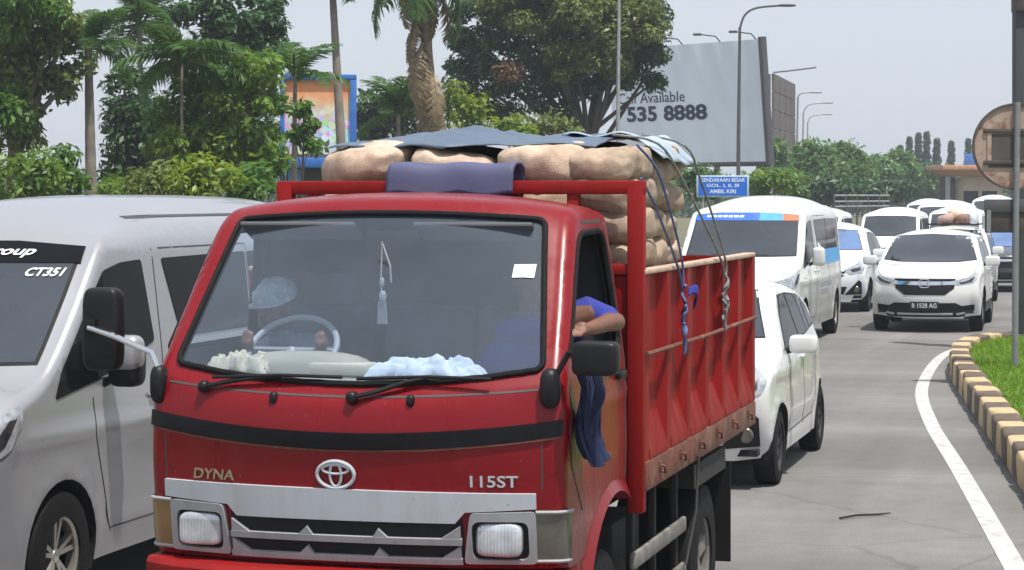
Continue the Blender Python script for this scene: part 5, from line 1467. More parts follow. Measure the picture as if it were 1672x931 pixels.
def tree(name, label, base_px, d, lobes, mt, leaf=.20, npc=90, seed=1, trunk=.14, clump=.42, droop=.25, dens=1.0, extra=(), cat='tree', group=None, bark='bark', limbs=9, top=None):
    p = atd(base_px, 320, d); base = Vector((p.x, p.y, -.03))
    g = thing(name, label, cat, base, 0, group)
    C, RR = px_lobes(lobes, d, seed, dens)
    V = leaf_cloud(C, np.array(RR) * clump, npc, leaf, seed, droop) - np.array(base)
    fast_mesh('crown', V, 4, MATS[mt], g)
    for q, (lb, m2, of) in enumerate(extra):
        C2, R2 = px_lobes(lb, d - of, seed + 50 + q, dens)
        fast_mesh('crown', leaf_cloud(C2, np.array(R2) * clump, npc, leaf, seed + 9, droop) - np.array(base), 4, MATS[m2], g)
    rr = random.Random(seed); b = MB()
    zc = np.mean([c.z for c in C]); zl = min(c.z for c in C)
    tz = top if top else max(.6, zl * .6 + zc * .4)
    cx = np.mean([c.x for c in C]) - base.x; cy = np.mean([c.y for c in C]) - base.y
    tp = Vector((cx * .45, cy * .45, tz))
    path = [Vector((0, 0, 0)), Vector((tp.x * .25 + rr.uniform(-.06, .06), tp.y * .2, tz * .4)), Vector((tp.x * .6, tp.y * .6, tz * .75)), tp]
    b.tube(catmull(path, 4), np.linspace(trunk * 1.15, trunk * .6, 13), 9)
    for c in rr.sample(C, min(limbs, len(C))):
        e = Vector(c) - base; st = path[2].lerp(tp, rr.uniform(0, 1)); md = st.lerp(e, .5) + Vector((rr.uniform(-.2, .2), rr.uniform(-.2, .2), rr.uniform(-.05, .25)))
        b.tube(catmull([st, md, e], 4), np.linspace(trunk * .45, trunk * .10, 9), 6)
    b.build('trunk', MATS[bark], g)
    return g
# ---- palm fronds: one mesh per variant, shared
def frond_mesh(seed, m, L_=1.0, sag=.55, nl=44, ll=.34, lw=.030, hang=.5):
    g = random.Random(seed); b = []
    P = [Vector((L_ * t * (1 - .12 * t * t), 0, L_ * (.30 * t - sag * t * t))) for t in np.linspace(0, 1, 15)]
    V = []
    def quad(a, b_, c, d_): V.extend([a, b_, c, d_])
    for i in range(14):
        w_ = .022 * L_ * (1 - i / 15) + .003
        quad(P[i] + Vector((0, w_, 0)), P[i] - Vector((0, w_, 0)), P[i + 1] - Vector((0, w_ * .9, 0)), P[i + 1] + Vector((0, w_ * .9, 0)))
        quad(P[i] + Vector((0, 0, w_)), P[i] - Vector((0, 0, w_)), P[i + 1] - Vector((0, 0, w_ * .9)), P[i + 1] + Vector((0, 0, w_ * .9)))
    for i in range(nl):
        t = .12 + .88 * i / nl; k = t * 14; j = min(int(k), 13); o = P[j].lerp(P[j + 1], k - j); tg = (P[j + 1] - P[j]).normalized()
        ln = ll * L_ * (math.sin(math.pi * min(1, .18 + t * .80)) ** .6) * g.uniform(.85, 1.1)
        for sd in (-1, 1):
            dr = (tg * g.uniform(.5, .9) + Vector((0, sd, 0)) * g.uniform(.8, 1.1) + Vector((0, 0, g.uniform(-.1, .35)))).normalized()
            md = o + dr * ln * .5; tip = o + dr * ln * .93 + Vector((0, 0, -hang * ln * g.uniform(.5, 1.1)))
            wv = tg * lw * L_ * .5
            quad(o - wv * .6, o + wv * .6, md + wv, md - wv); quad(md - wv, md + wv, tip + wv * .12, tip - wv * .12)
    o = fast_mesh('frond', np.array([tuple(v) for v in V]), 4, m); me = o.data; bpy.data.objects.remove(o); return me
FR = [frond_mesh(i, MATS['frond'], sag=.5 + .1 * i) for i in range(3)]
FRD = [frond_mesh(i + 20, MATS['frond_dry'], sag=.5, ll=.22) for i in range(2)]
def palm(name, label, base_px, top_px, d, trunk, L_, nf, seed, lean=0, dry=0, el=(-25, 70), bark='palm_bark', bulge=1.15, tips=None):
    rr = random.Random(seed)
    p = atd(base_px, 320, d); base = Vector((p.x, p.y, -.03)); t = atd(top_px[0], top_px[1], d) - base
    g = thing(name, label, 'palm tree', base, 0)
    b = MB(); n = 26
    path = [Vector((t.x * (k / n) ** 1.15, t.y * (k / n), t.z * k / n)) for k in range(n + 1)]
    rad = [trunk * (bulge - (bulge - .55) * (k / n)) * (1 + (.05 if k % 2 else 0)) for k in range(n + 1)]
    b.tube(path, rad, 12); b.build('trunk', MATS[bark], g)
    for k in range(nf + dry):
        isd = k >= nf
        me = (FRD if isd else FR)[rr.randrange(2 if isd else 3)]
        o = link(bpy.data.objects.new('frond', me), g)
        az = 2.399 * k + rr.uniform(-.3, .3); e = R(rr.uniform(*el)) if not isd else R(rr.uniform(-85, -60))
        s = L_ * rr.uniform(.85, 1.1) * (.8 if isd else 1)
        o.scale = (s, s, s); o.location = t + Vector((0, 0, -rr.uniform(0, .15) - (rr.uniform(0, 1.2) if isd else 0)))
        if isd: o.location = Vector(path[-1 - rr.randrange(0, 17)]) + Vector((math.cos(az), math.sin(az), 0)) * trunk * .8
        o.rotation_euler = Euler((rr.uniform(-.25, .25), -e, az), 'XYZ')
    return g
# ---- left side, front to back
tree('broadleaf_tree', 'large broadleaf tree with drooping foliage at the left edge', 20, 46, [(30, 40, 75, 65), (95, 95, 35, 45), (25, 150, 45, 50), (60, 225, 32, 22), (5, 215, 40, 50), (110, 20, 40, 40), (10, 100, 40, 60), (95, 140, 22, 16)], 'leaf_olive', .20, 105, 11, .22, .36, .6, .85, extra=[([(40, 20, 60, 40), (10, 170, 40, 40)], 'leaf_mid', .8)], limbs=16)
palm('royal_palm', 'tall palm with smooth grey trunk standing behind the silver van', 152, (144, 72), 47, .135, 1.35, 15, 21)
palm('foxtail_palm', 'feathery palm with long hanging fronds right of the smooth trunk', 232, (228, 35), 62, .11, 1.75, 17, 22, el=(-40, 70))
palm('foxtail_palm', 'small feathery palm with thin pale stem before the dense tree', 297, (297, 95), 44, .045, 1.45, 17, 23, el=(-35, 75))
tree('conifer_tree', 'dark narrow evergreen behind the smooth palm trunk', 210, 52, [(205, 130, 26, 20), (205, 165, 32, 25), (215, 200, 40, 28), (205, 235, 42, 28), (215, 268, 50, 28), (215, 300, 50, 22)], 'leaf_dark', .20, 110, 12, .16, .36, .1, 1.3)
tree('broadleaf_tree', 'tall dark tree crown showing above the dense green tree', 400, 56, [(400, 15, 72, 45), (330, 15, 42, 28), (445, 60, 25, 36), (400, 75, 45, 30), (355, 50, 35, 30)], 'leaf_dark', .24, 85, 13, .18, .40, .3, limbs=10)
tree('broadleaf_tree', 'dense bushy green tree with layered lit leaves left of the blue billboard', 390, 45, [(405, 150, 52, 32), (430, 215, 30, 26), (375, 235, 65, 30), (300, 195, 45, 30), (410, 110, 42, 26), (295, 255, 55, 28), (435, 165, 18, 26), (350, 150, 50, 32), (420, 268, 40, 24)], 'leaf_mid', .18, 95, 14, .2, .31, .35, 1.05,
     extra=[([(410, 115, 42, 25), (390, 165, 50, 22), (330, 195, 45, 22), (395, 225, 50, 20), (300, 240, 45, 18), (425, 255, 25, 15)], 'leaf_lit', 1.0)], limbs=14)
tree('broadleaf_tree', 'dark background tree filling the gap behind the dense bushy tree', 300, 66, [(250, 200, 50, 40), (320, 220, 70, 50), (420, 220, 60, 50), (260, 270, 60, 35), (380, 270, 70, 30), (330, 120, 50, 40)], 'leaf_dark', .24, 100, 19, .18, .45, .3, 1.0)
bush = [(25, 40, [(20, 300, 50, 36), (60, 285, 30, 30)], 'leaf_lit', 'leafy green bush under the large tree at the left edge'),
        (95, 41, [(95, 305, 45, 32), (115, 275, 25, 28)], 'leaf_mid', 'loose green bush left of the smooth palm trunk'),
        (185, 41, [(190, 310, 40, 24)], 'leaf_lit', 'low green bush right of the smooth palm trunk'),
        (255, 40, [(250, 300, 45, 28), (275, 280, 25, 20)], 'leaf_olive', 'low reddish green bush below the small feathery palm'),
        (330, 39, [(330, 300, 50, 30), (310, 285, 25, 25)], 'leaf_lime', 'bright yellow green bush above the silver van roof'),
        (410, 40, [(405, 305, 45, 26), (430, 290, 25, 20)], 'leaf_mid', 'dark green bush right of the yellow green bush'),
        ]
for q, (bx, d_, lb, m_, la) in enumerate(bush):
    tree('bush', la, bx, d_, lb, m_, .17, 90, 30 + q, .05, .30, .2, 1.2, cat='bush', group='bushes along the verge', limbs=8)
palm('slender_palm', 'slender palm trunk rising past the right side of the blue billboard', 569, (538, -95), 50, .115, 1.7, 13, 24, el=(-50, 50), bulge=1.2)
tree('sapling', 'thin leafy sapling standing in front of the mural billboard', 492, 46, [(496, 180, 6, 8), (503, 205, 9, 8), (488, 228, 9, 10), (512, 240, 6, 6)], 'leaf_mid', .20, 45, 44, .03, .22, .4, 1.4, limbs=8)
palm('arching_palm', 'young palm with one long frond arching before the blue billboard', 478, (482, 122), 48, .07, 1.35, 9, 25, el=(10, 65), bulge=1.3)
tree('broadleaf_tree', 'dark rounded tree behind the right edge of the blue billboard', 610, 74, [(605, 180, 30, 28), (640, 200, 42, 26), (600, 210, 30, 20), (660, 170, 25, 25)], 'leaf_dark', .28, 85, 15, .16, .5, .3)
palm('fan_palm', 'short palm growing between the blue billboard and the stout palm', 655, (650, 185), 66, .10, 1.5, 15, 26, el=(-20, 75))
palm('date_palm', 'stout palm with shaggy trunk and hanging dry fronds', 722, (686, -75), 58, .18, 2.2, 15, 27, dry=34, el=(-50, 60), bark='old_bark', bulge=1.25)
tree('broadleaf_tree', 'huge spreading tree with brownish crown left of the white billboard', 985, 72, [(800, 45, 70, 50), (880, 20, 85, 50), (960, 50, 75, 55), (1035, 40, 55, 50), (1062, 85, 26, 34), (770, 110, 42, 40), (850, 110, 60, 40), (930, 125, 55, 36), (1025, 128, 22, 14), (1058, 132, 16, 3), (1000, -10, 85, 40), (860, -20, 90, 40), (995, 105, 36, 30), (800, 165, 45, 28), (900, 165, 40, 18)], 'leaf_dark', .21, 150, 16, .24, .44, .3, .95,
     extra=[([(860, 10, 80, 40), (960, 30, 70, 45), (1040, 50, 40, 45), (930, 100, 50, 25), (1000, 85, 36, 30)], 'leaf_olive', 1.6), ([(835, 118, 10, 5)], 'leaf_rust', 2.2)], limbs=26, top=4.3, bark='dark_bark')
tree('bush', 'lime green bush glowing above the blue tarpaulin', 790, 60, [(755, 180, 30, 34), (795, 205, 42, 20), (840, 213, 30, 14)], 'leaf_lime', .22, 95, 17, .08, .40, .2, 1.2, cat='bush')
tree('bush', 'grey green bush at the foot of the huge spreading tree', 905, 66, [(900, 208, 32, 16), (925, 215, 25, 10)], 'leaf_olive', .22, 80, 18, .06, .4, .2, cat='bush')
for q, (bx, d_, lb, m_, la) in enumerate([(1150, 80, [(1150, 300, 30, 22), (1135, 285, 18, 14)], 'leaf_far', 'green bush behind the small blue sign'), (1245, 84, [(1245, 303, 45, 18), (1270, 290, 22, 14)], 'leaf_lit', 'wide pale green bush below the white billboard'), (1300, 92, [(1300, 302, 32, 20)], 'leaf_far', 'rounded bush at the foot of the dark hoarding')]):
    tree('bush', la, bx, d_, lb, m_, .28, 80, 60 + q, .06, .45, .2, 1.3, cat='bush', limbs=6)
far = [(1262, 130, [(1262, 270, 16, 34)], 'leaf_far', 'slender green tree between the billboard post and the dark hoarding'), (1325, 135, [(1325, 265, 26, 30), (1345, 280, 28, 28)], 'leaf_far', 'round green tree right of the dark hoarding'),
       (1380, 150, [(1378, 262, 28, 26), (1385, 290, 40, 26)], 'leaf_mid', 'broad tree with a pointed top in the far row'), (1425, 160, [(1425, 285, 34, 24), (1410, 300, 36, 20)], 'leaf_far', 'low spreading tree in the middle of the far row'),
       (1465, 175, [(1462, 275, 24, 28), (1470, 300, 34, 22)], 'leaf_mid', 'rounded tree left of the tall cypresses'), (1505, 185, [(1508, 295, 30, 24), (1520, 308, 26, 14)], 'leaf_far', 'low tree below the tall cypresses'),
       (1350, 118, [(1350, 308, 55, 14)], 'leaf_dark', 'dark hedge left of the grey railing'), (1430, 140, [(1440, 312, 60, 10)], 'leaf_dark', 'long dark hedge behind the grey railing')]
for q, (bx, d_, lb, m_, la) in enumerate(far):
    tree('broadleaf_tree' if 'tree' in la else 'hedge', la, bx, d_, lb, m_, .42, 80, 80 + q, .15, .75, .2, 3.0, cat='tree' if 'tree' in la else 'hedge', group='far row of trees', limbs=6)
for q, (x, y0, wd, dd) in enumerate([(1470, 240, 7, 232), (1485, 226, 9, 235), (1500, 219, 12, 240), (1513, 217, 13, 238), (1530, 228, 13, 236), (1553, 232, 11, 250), (1581, 228, 11, 245)]):
    nm = ['first', 'second', 'third', 'fourth', 'fifth', 'sixth', 'seventh'][q]
    p = atd(x, 320, dd); base = Vector((p.x, p.y, -.03)); sc = dd / 3700; H_ = CAM_H + (320 - y0) * sc; rr = random.Random(100 + q)
    g = thing('cypress_tree', f'{nm} tall dark cypress from the left in the far skyline row', 'tree', base, 0, 'cypresses on the skyline')
    C = []
    for k in range(170):
        h = rr.random() ** .8; rad = wd * sc * (1 - h) ** .75 * (.7 + .5 * rr.random()); an = rr.uniform(0, 6.283); f = rr.random() ** .5
        C.append(Vector((math.cos(an) * rad * f, math.sin(an) * rad * f, .6 + h * (H_ - .6))))
    fast_mesh('crown', leaf_cloud(C, .30, 40, .34, 100 + q, -.5), 4, MATS['leaf_cypress'], g)
    b = MB(); b.tube([(0, 0, 0), (0, 0, H_ * .8)], [.16, .04], 6); b.build('trunk', MATS['bark'], g)
# wood closing the view behind everything
g_ = random.Random(9); C = []
for x in range(-150, 1850, 26):
    dd = 250 + g_.uniform(-15, 25)
    for k in range(10): C.append(atd(x + g_.uniform(-16, 16), 320 + g_.uniform(-26, 26) * (1 if x < 1250 or x > 1650 else .5), dd))
V = leaf_cloud(C, 1.9, 60, .9, 5, .2)
tag(fast_mesh('distant_wood', V, 4, MATS['leaf_far']), 'hazy green wood closing the view behind the road', 'wood', kind='stuff')

# brightened
# saturated
# dimmed
# ================================================================== billboards, lamps, signs, buildings
mat('vinyl', (.80, .87, 1.0), .6, var=.05, vs=.6, bump=.12, bs=1.2)
mat('steel_grey', (.33, .34, .35), .6, metal=.3, var=.12)
mat('steel_dark', (.075, .075, .085), .7, var=.2)
mat('hoarding_brown', (.12, .10, .095), .85, var=.3, vs=1.5)
mat('frame_blue', (.035, .16, .52), .5, var=.12)
mat('sign_blue', (.012, .14, .60), .45, var=.06)
mat('sign_edge', (.45, .60, .66), .5)
mat('rust_plate', (.42, .30, .25), .8, var=.2, vs=4, col2=(.16, .06, .035), c2=(.52, .66), c2s=5, bump=.1)
mat('plate_dark', (.085, .07, .065), .8, var=.3, vs=5)
mat('column_grey', (.055, .06, .068), .7, var=.15, vs=3)
mat('post_grey', (.22, .225, .24), .6, metal=.2, var=.15)
mat('roof_orange', (.55, .28, .14), .7, var=.1); mat('wall_cream', (.60, .52, .38), .8, var=.1)
# ---- white billboard
RB, LB = atd(1256, 320, 100), atd(1006, 320, 107.5)
e = Vector((LB.x - RB.x, LB.y - RB.y, 0)); W_ = e.length; e.normalize(); nb = Vector((-e.y, e.x, 0)) 
if nb.y > 0: nb = -nb
bb = thing('billboard', 'huge pale billboard with dark phone number on steel posts', 'billboard', (RB.x, RB.y, 0))
lean = .35
def bp(u, z): return e * u + Vector((0, 0, z)) + Vector((_c, _s, 0)) * (-lean * (z - 3.8) / 5.4)
Z0, Z1 = 3.80, 9.20
rw = random.Random(2)
def wr(u, z): return nb * (.05 + .03 * math.sin(2.2 * u + .8 * z) * math.exp(-u / 3) + .02 * math.sin(5 * u - 2.2 * z))
NU, NV = 50, 26
vs = [bp(W_ * i / NU, Z0 + (Z1 - Z0) * j / NV) + wr(W_ * i / NU, Z0 + (Z1 - Z0) * j / NV) for i in range(NU + 1) for j in range(NV + 1)]
k = NV + 1
vb = mesh_obj('vinyl_sheet', vs, [(i * k + j, i * k + j + 1, (i + 1) * k + j + 1, (i + 1) * k + j) for i in range(NU) for j in range(NV)], MATS['vinyl'], bb, 80)
b = MB()
for i in range(NU): pass
b.add([bp(0, Z0) - nb * .02, bp(W_, Z0) - nb * .02, bp(W_, Z1) - nb * .02, bp(0, Z1) - nb * .02, bp(0, Z0) - nb * .15, bp(W_, Z0) - nb * .15, bp(W_, Z1) - nb * .15, bp(0, Z1) - nb * .15], [(0, 1, 2, 3), (4, 7, 6, 5), (0, 4, 5, 1), (1, 5, 6, 2), (2, 6, 7, 3), (3, 7, 4, 0)])
b.build('backing_board', MATS['steel_dark'], bb)
b = MB(); b.tube([bp(-.05, Z0 - .15), bp(-.05, Z1 + .1)], .19, 8); b.build('side_frame', MATS['steel_dark'], bb)
b = MB(); b.tube([bp(-.1, Z0 - .1), bp(W_, Z0 - .1)], .10, 8); b.build('bottom_frame', MATS['steel_dark'], bb)
for u in (.1, 3.4, 6.8, 9.6):
    b = MB(); b.tube([bp(u, Z0) - nb * .2 - Vector((0, 0, Z0)), bp(u, Z0) - nb * .2, bp(u, Z1 - .3) - nb * .25], .14 if u > .2 else .09, 10); b.build('post', MATS['steel_grey'] if u < .2 else MATS['steel_dark'], bb)
for u in (.4, 2.6, 5.0, 7.4):
    b = MB(); b.tube([bp(u, Z1) - nb * .1, bp(u, Z1 + .25) + nb * .2, bp(u, Z1 + .3) + nb * 1.3], .03, 5); b.box(bp(u, Z1 + .28) + nb * 1.35, (.35, .2, .10)); b.build('lamp_arm', MATS['steel_dark'], bb)
view = (Vector((0, 0, 0)), -e, Vector((0, 0, 1)), nb)
# u is measured from the right edge, text runs left to right
def btxt(s, px0, px1, zc, ht, nm, bold=.02):
    # lateral position of a pixel column on the board
    def upos(px):
        best = min(np.linspace(0, W_, 600), key=lambda u: abs((lambda P: 836 + 3700 * (_c * P.x + _s * P.y) / (-_s * P.x + _c * P.y))(bp(u, zc) + Vector((RB.x, RB.y, 0))) - px)); return best
    u0, u1 = upos(px0), upos(px1); uc = (u0 + u1) / 2
    V2, F2, w0, h0 = text_pts(s, 0, bold)
    wd = abs(u1 - u0)
    vs = [bp(uc - float(a) / w0 * wd, zc + float(q) / h0 * ht) + wr(uc - float(a) / w0 * wd, zc + float(q) / h0 * ht) + nb * .02 for a, q in V2]; n0 = len(vs)
    mesh_obj(nm, vs, list(F2), MATS['letter_navy'], bb, 0)
btxt('535 8888', 1025, 1156, 2.28 + (320 - 184) / 3700 * 104, .72, 'lettering', .035)
btxt('Call Available', 1011, 1119, 2.28 + (320 - 158) / 3700 * 104.5, .50, 'lettering', .0)
# ---- dark hoarding seen from the side
A_, B_ = atd(1263, 320, 138), atd(1299, 320, 152)
h_ = thing('hoarding', 'tall dark hoarding of brown panels seen obliquely beyond the white billboard', 'billboard', (A_.x, A_.y, 0))
dv = Vector((B_.x - A_.x, B_.y - A_.y, 0)); nh = Vector((dv.y, -dv.x, 0)).normalized()
for r_ in range(5):
    for c_ in range(4):
        b = MB(); z0 = 4.2 + r_ * 1.12; p0 = dv * (c_ / 4 + .006); p1 = dv * ((c_ + 1) / 4 - .006); up = Vector((0, 0, 1.07)); q = Vector((0, 0, z0))
        b.add([p0 + q, p1 + q, p1 + q + up, p0 + q + up] + [v - nh * .12 for v in (p0 + q, p1 + q, p1 + q + up, p0 + q + up)], [(0, 1, 2, 3), (4, 7, 6, 5), (0, 4, 5, 1), (1, 5, 6, 2), (2, 6, 7, 3), (3, 7, 4, 0)])
        b.build('panel', MATS['hoarding_brown'], h_)
for f in (0, .25, .5, .75, 1):
    b = MB(); b.tube([dv * f - nh * .3, dv * f - nh * .3 + Vector((0, 0, 9.7))], .13, 8); b.build('post', MATS['steel_dark'], h_)
b = MB(); b.tube([Vector((0, 0, 9.8)), Vector((_c, _s, 0)) * 1.0 + Vector((0, 0, 9.9)), Vector((_c, _s, 0)) * 2.6 + Vector((0, 0, 10.1))], .05, 6); b.build('lamp_arm', MATS['steel_dark'], h_)
# ---- street lamps
def lamp(base_px, top_y, arm_px, arm_y, d, rad, label, m='steel_grey'):
    p = atd(base_px, 320, d); g = thing('street_lamp', label, 'street lamp', (p.x, p.y, 0), 0, 'street lamps along the road')
    t = atd(base_px + 3, top_y, d) - Vector((p.x, p.y, 0)); a = atd(arm_px, arm_y, d) - Vector((p.x, p.y, 0))
    b = MB(); b.tube([(0, 0, 0), (t.x * .3, t.y * .3, t.z * .5), t], [rad * 1.25, rad, rad * .75], 10); b.build('pole', MATS[m], g)
    mid = Vector((t.x * .6 + a.x * .4, t.y * .6 + a.y * .4, a.z - (a.z - t.z) * .12))
    b = MB(); b.tube(catmull([t - Vector((0, 0, .05)), Vector((t.x * .88 + a.x * .12, t.y * .88 + a.y * .12, t.z * .45 + a.z * .55)), mid, a], 6), rad * .6, 8); b.build('arm', MATS[m], g)
    b = MB(); b.blob(a + Vector((_c, _s, 0)) * .25, (.85, .26, .13), .7, 14, 8, rot=(0, 0, R(15))); b.build('lamp_head', MATS['steel_dark' if d < 120 else 'steel_grey'], g)
lamp(1205, 45, 1275, 9, 100, .085, 'tall curved street lamp in front of the white billboard', 'steel_dark')
lamp(1008, -30, 1080, -70, 64, .055, 'pale lamp pole rising through the huge spreading tree')
lamp(1300, 158, 1326, 151, 150, .08, 'street lamp at the right side of the dark hoarding'); lamp(1309, 184, 1346, 168, 165, .08, 'higher of the two curved lamps right of the hoarding'); lamp(1316, 200, 1346, 187, 190, .08, 'lower of the two curved lamps right of the hoarding')
# ---- small blue sign
p = atd(1180, 305, 52); sg_ = thing('road_sign', 'small blue road sign with three white lines above the white van', 'sign', (p.x, p.y, 0), R(15))
b = MB(); b.box((0, 0, 2.50), (1.20, .03, .50), b=.008); b.build('sign_plate', MATS['sign_edge'], sg_)
b = MB(); b.box((0, -.018, 2.50), (1.12, .012, .43)); b.build('sign_face', MATS['sign_blue'], sg_)
for q, (tx, wd, z) in enumerate((('KENDARAAN BESAR', 1.02, 2.645), ('GOL. I, II, III', .74, 2.515), ('AMBIL KIRI', .60, 2.385))):
    text_on(None, FRONT, tx, 0, z, wd, .088, MATS['lettering'], 'lettering', sg_, off=.028, bold=.01)
for x in (-.45, .45): b = MB(); b.tube([(x, .04, 0), (x, .04, 2.7)], .03, 8); b.build('post', MATS['steel_grey'], sg_)
# ---- round sign seen from behind
p = (-1.20, 27.7); g = thing('round_sign', 'rusty back of a round road sign with crossbars on a grey pole', 'sign', (p[0], p[1], .22), R(15))
b = MB(); b.tube([(0, 0, 0), (.01, 0, 1.8), (.03, 0, 3.18)], .037, 12); b.build('post', MATS['post_grey'], g)
b = MB(); b.lathe([(.05, .001), (.05, .50), (.085, .515), (.085, .50), (.062, .495), (.062, .001)], (.02, 0, 2.65), 'y', 48); b.build('sign_disc', MATS['rust_plate'], g)
b = MB(); b.lathe([(.030, .498), (.030, .520), (.092, .520), (.092, .498), (.030, .498)], (.02, 0, 2.65), 'y', 48, cap=False); b.build('rim', MATS['plate_dark'], g)
for z in (2.46, 2.84): b = MB(); b.box((.02, .035, z), (.78, .025, .05), b=.005); b.build('crossbar', MATS['plate_dark'], g)
for x in (-.30, .34): b = MB(); b.box((x, .042, 2.65), (.05, .016, .42)); b.build('stiffener', MATS['rust_plate'], g)
b = MB(); b.box((.10, .044, 2.60), (.82, .010, .40)); b.build('backing_plate', MATS['plate_dark'], g)
b = MB(); b.box((.04, .06, 1.82), (.78, .02, .40), b=.005); b.build('lower_plate', MATS['plate_dark'], g)
b = MB(); b.box((.04, .045, 1.94), (.80, .03, .16), b=.006); b.build('lower_plate_upper_half', MATS['steel_dark'], g)
b = MB(); b.box((-.31, .03, 1.76), (.05, .03, .26)); b.build('plate_bracket', MATS['post_grey'], g)
# ---- dark gantry column
p = atd(1669, 540, 33.2); g = thing('gantry_column', 'dark steel column at the right edge behind the round sign', 'column', (p.x, p.y, .2), R(15))
b = MB(); b.box((0, 0, 3.6), (.25, .25, 7.2), b=.02); b.build('shaft', MATS['column_grey'], g)
b = MB(); b.box((0, 0, .03), (.45, .45, .06), b=.01); b.build('base_plate', MATS['column_grey'], g)
b = MB(); b.box((.05, -.02, 5.02), (.36, .36, .50), b=.02); b.build('collar', MATS['plate_dark'], g)
# ---- toll building far down the road
p = atd(1590, 320, 172); g = thing('toll_building', 'low toll building with orange roof edge and blue top board', 'building', (p.x, p.y, 0), R(15))
b = MB(); b.box((1.6, 0, 4.4), (9.2, 7, .35), b=.03); b.add([(-3.0, -3.5, 4.23), (6.2, -3.5, 4.23), (6.2, 3.5, 4.23), (-3.0, 3.5, 4.23), (-2.0, -2.6, 3.75), (5.4, -2.6, 3.75), (5.4, 2.6, 3.75), (-2.0, 2.6, 3.75)], [(0, 1, 5, 4), (1, 2, 6, 5), (2, 3, 7, 6), (3, 0, 4, 7), (4, 5, 6, 7)]); b.build('roof', MATS['roof_orange'], g)
b = MB(); b.box((2.0, -1.5, 5.0), (6.0, .3, .85), b=.03); b.build('roof_board', MATS['frame_blue'], g)
b = MB(); b.box((.5, .6, 1.86), (2.9, 3.0, 3.72)); b.build('wall', MATS['wall_cream'], g)
for x in (-.4, 1.0): b = MB(); b.box((x, -.93, 2.2), (1.1, .08, .9)); b.build('window', MATS['tint_glass'], g)
for x in (-2.4, 4.9, 2.6): b = MB(); b.box((x, -2.2, 1.86), (.3, .3, 3.72)); b.build('column', MATS['steel_grey'], g)
b = MB(); b.box((-1.7, 1.6, 1.86), (1.2, .3, 3.72)); b.build('dark_wall', MATS['steel_dark'], g)
# ---- colourful billboard with kiosk
cbm = bpy.data.materials.new('mural'); cbm.use_nodes = True; n = cbm.node_tree.nodes; L = cbm.node_tree.links
tc = n.new('ShaderNodeTexCoord'); sp = n.new('ShaderNodeSeparateXYZ'); L.new(tc.outputs['Object'], sp.inputs[0])
no = n.new('ShaderNodeTexNoise'); no.inputs['Scale'].default_value = 2.5; L.new(tc.outputs['Object'], no.inputs['Vector'])
ad = n.new('ShaderNodeMath'); ad.operation = 'MULTIPLY_ADD'; ad.inputs[1].default_value = .9; L.new(no.outputs[0], ad.inputs[0]); L.new(sp.outputs[2], ad.inputs[2])
mr = n.new('ShaderNodeMapRange'); mr.inputs[1].default_value = 3.6; mr.inputs[2].default_value = 6.0; L.new(ad.outputs[0], mr.inputs[0])
cr = n.new('ShaderNodeValToRGB'); L.new(mr.outputs[0], cr.inputs[0])
cr.color_ramp.elements[0].color = (.62, .62, .30, 1); cr.color_ramp.elements[1].color = (.85, .24, .10, 1)
for pos, c in ((.22, (.82, .86, .84)), (.5, (.86, .82, .84)), (.66, (.85, .58, .36)), (.82, (.88, .36, .15))):
    q = cr.color_ramp.elements.new(pos); q.color = (*c, 1)
vo = n.new('ShaderNodeTexVoronoi'); vo.inputs['Scale'].default_value = 7; L.new(tc.outputs['Object'], vo.inputs['Vector'])
bd = n.new('ShaderNodeMapRange'); bd.inputs[1].default_value = 3.2; bd.inputs[2].default_value = 3.9; L.new(sp.outputs[2], bd.inputs[0])
b2 = n.new('ShaderNodeMapRange'); b2.inputs[1].default_value = 4.9; b2.inputs[2].default_value = 4.3; L.new(sp.outputs[2], b2.inputs[0])
m1 = n.new('ShaderNodeMath'); m1.operation = 'MULTIPLY'; L.new(bd.outputs[0], m1.inputs[0]); L.new(b2.outputs[0], m1.inputs[1])
m2 = n.new('ShaderNodeMath'); m2.operation = 'MULTIPLY'; m2.inputs[1].default_value = .6; L.new(m1.outputs[0], m2.inputs[0])
mx = n.new('ShaderNodeMix'); mx.data_type = 'RGBA'; L.new(m2.outputs[0], mx.inputs[0]); L.new(cr.outputs[0], mx.inputs[6]); L.new(vo.outputs['Color'], mx.inputs[7])
L.new(mx.outputs[2], n['Principled BSDF'].inputs['Base Color']); n['Principled BSDF'].inputs['Roughness'].default_value = .6
p = atd(521, 320, 62); g = thing('mural_billboard', 'blue framed billboard with orange and white picture over a kiosk', 'billboard', (p.x, p.y, 0), R(15))
s = 62 / 3700
def zz(y): return CAM_H + (320 - y) * s
def xx(x): return (x - 521) * s
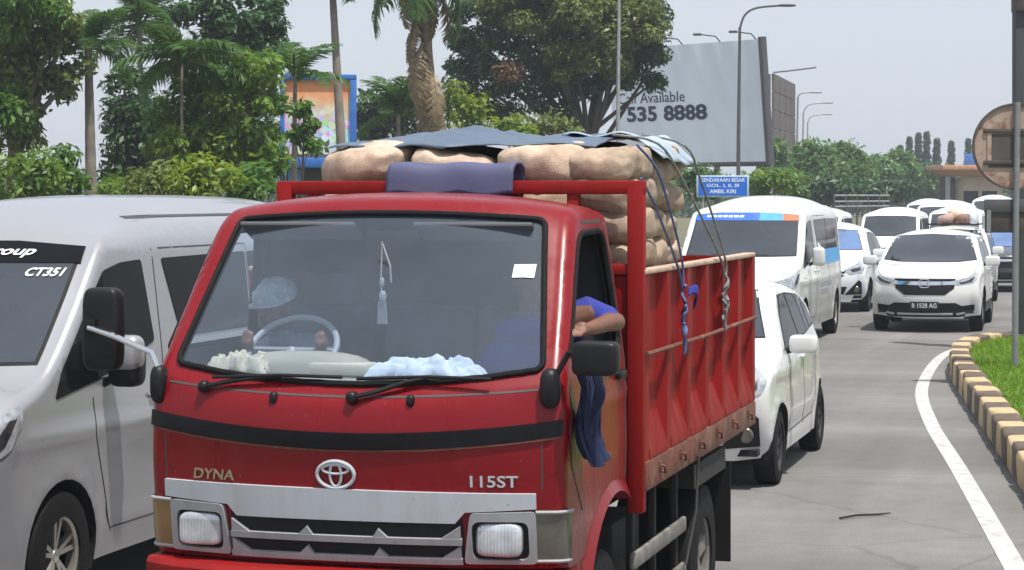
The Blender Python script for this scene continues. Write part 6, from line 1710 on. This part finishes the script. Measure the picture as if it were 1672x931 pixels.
b = MB(); b.box((0, 0, (zz(130) + zz(262)) / 2), (xx(576) - xx(464), .10, zz(130) - zz(262))); b.build('picture', cbm, g)
for (x0, x1, y0, y1, nm) in ((460, 582, 122, 131, 'frame'), (572, 582, 131, 300, 'frame'), (458, 465, 131, 300, 'frame'), (462, 574, 259, 275, 'kiosk_awning')):
    b = MB(); b.box(((xx(x0) + xx(x1)) / 2, -.02 if nm == 'frame' else -.5, (zz(y0) + zz(y1)) / 2), (xx(x1) - xx(x0), .26 if nm == 'frame' else 1.4, zz(y0) - zz(y1)), b=.02); b.build(nm, MATS['frame_blue'], g)
b = MB(); b.box((0, .3, zz(300) / 2 + .6), (xx(572) - xx(466), 1.2, zz(275) - .02 - 1.2 + 1.2), b=.02); b.build('kiosk_wall', MATS['steel_dark'], g)
b = MB(); b.box((xx(484), -.35, zz(290)), (xx(494) - xx(472), .05, zz(278) - zz(305))); b.build('kiosk_panel', MATS['cyan_banner'], g)
# ---- grey railing beside the road
A_, B_ = atd(1362, 320, 112), atd(1452, 320, 118)
g = thing('railing', 'grey steel railing above the queueing cars beside the far hedge', 'railing', (A_.x, A_.y, 0))
dv = Vector((B_.x - A_.x, B_.y - A_.y, 0))
for z in (1.75, 2.0, 2.3): b = MB(); b.tube([Vector((0, 0, z)), dv + Vector((0, 0, z))], .05, 6); b.build('rail', MATS['steel_grey'], g)
for f in np.linspace(0, 1, 6): b = MB(); b.tube([dv * float(f), dv * float(f) + Vector((0, 0, 2.35))], .06, 6); b.build('post', MATS['steel_dark'], g)
# ================================================================== haze
hz = bpy.data.materials.new('haze_air'); hz.use_nodes = True; n = hz.node_tree.nodes; n.remove(n['Principled BSDF'])
pv = n.new('ShaderNodeVolumePrincipled'); pv.inputs['Color'].default_value = (.86, .91, 1.0, 1); pv.inputs['Density'].default_value = .0008; pv.inputs['Anisotropy'].default_value = .2
hz.node_tree.links.new(pv.outputs[0], n['Material Output'].inputs['Volume'])
b = MB(); b.box((0, 290, 7.0), (860, 720, 16.0)); o = b.build('haze', hz, None, 0); tag(o, 'thin pale haze in the warm air over the road', 'haze', kind='stuff')
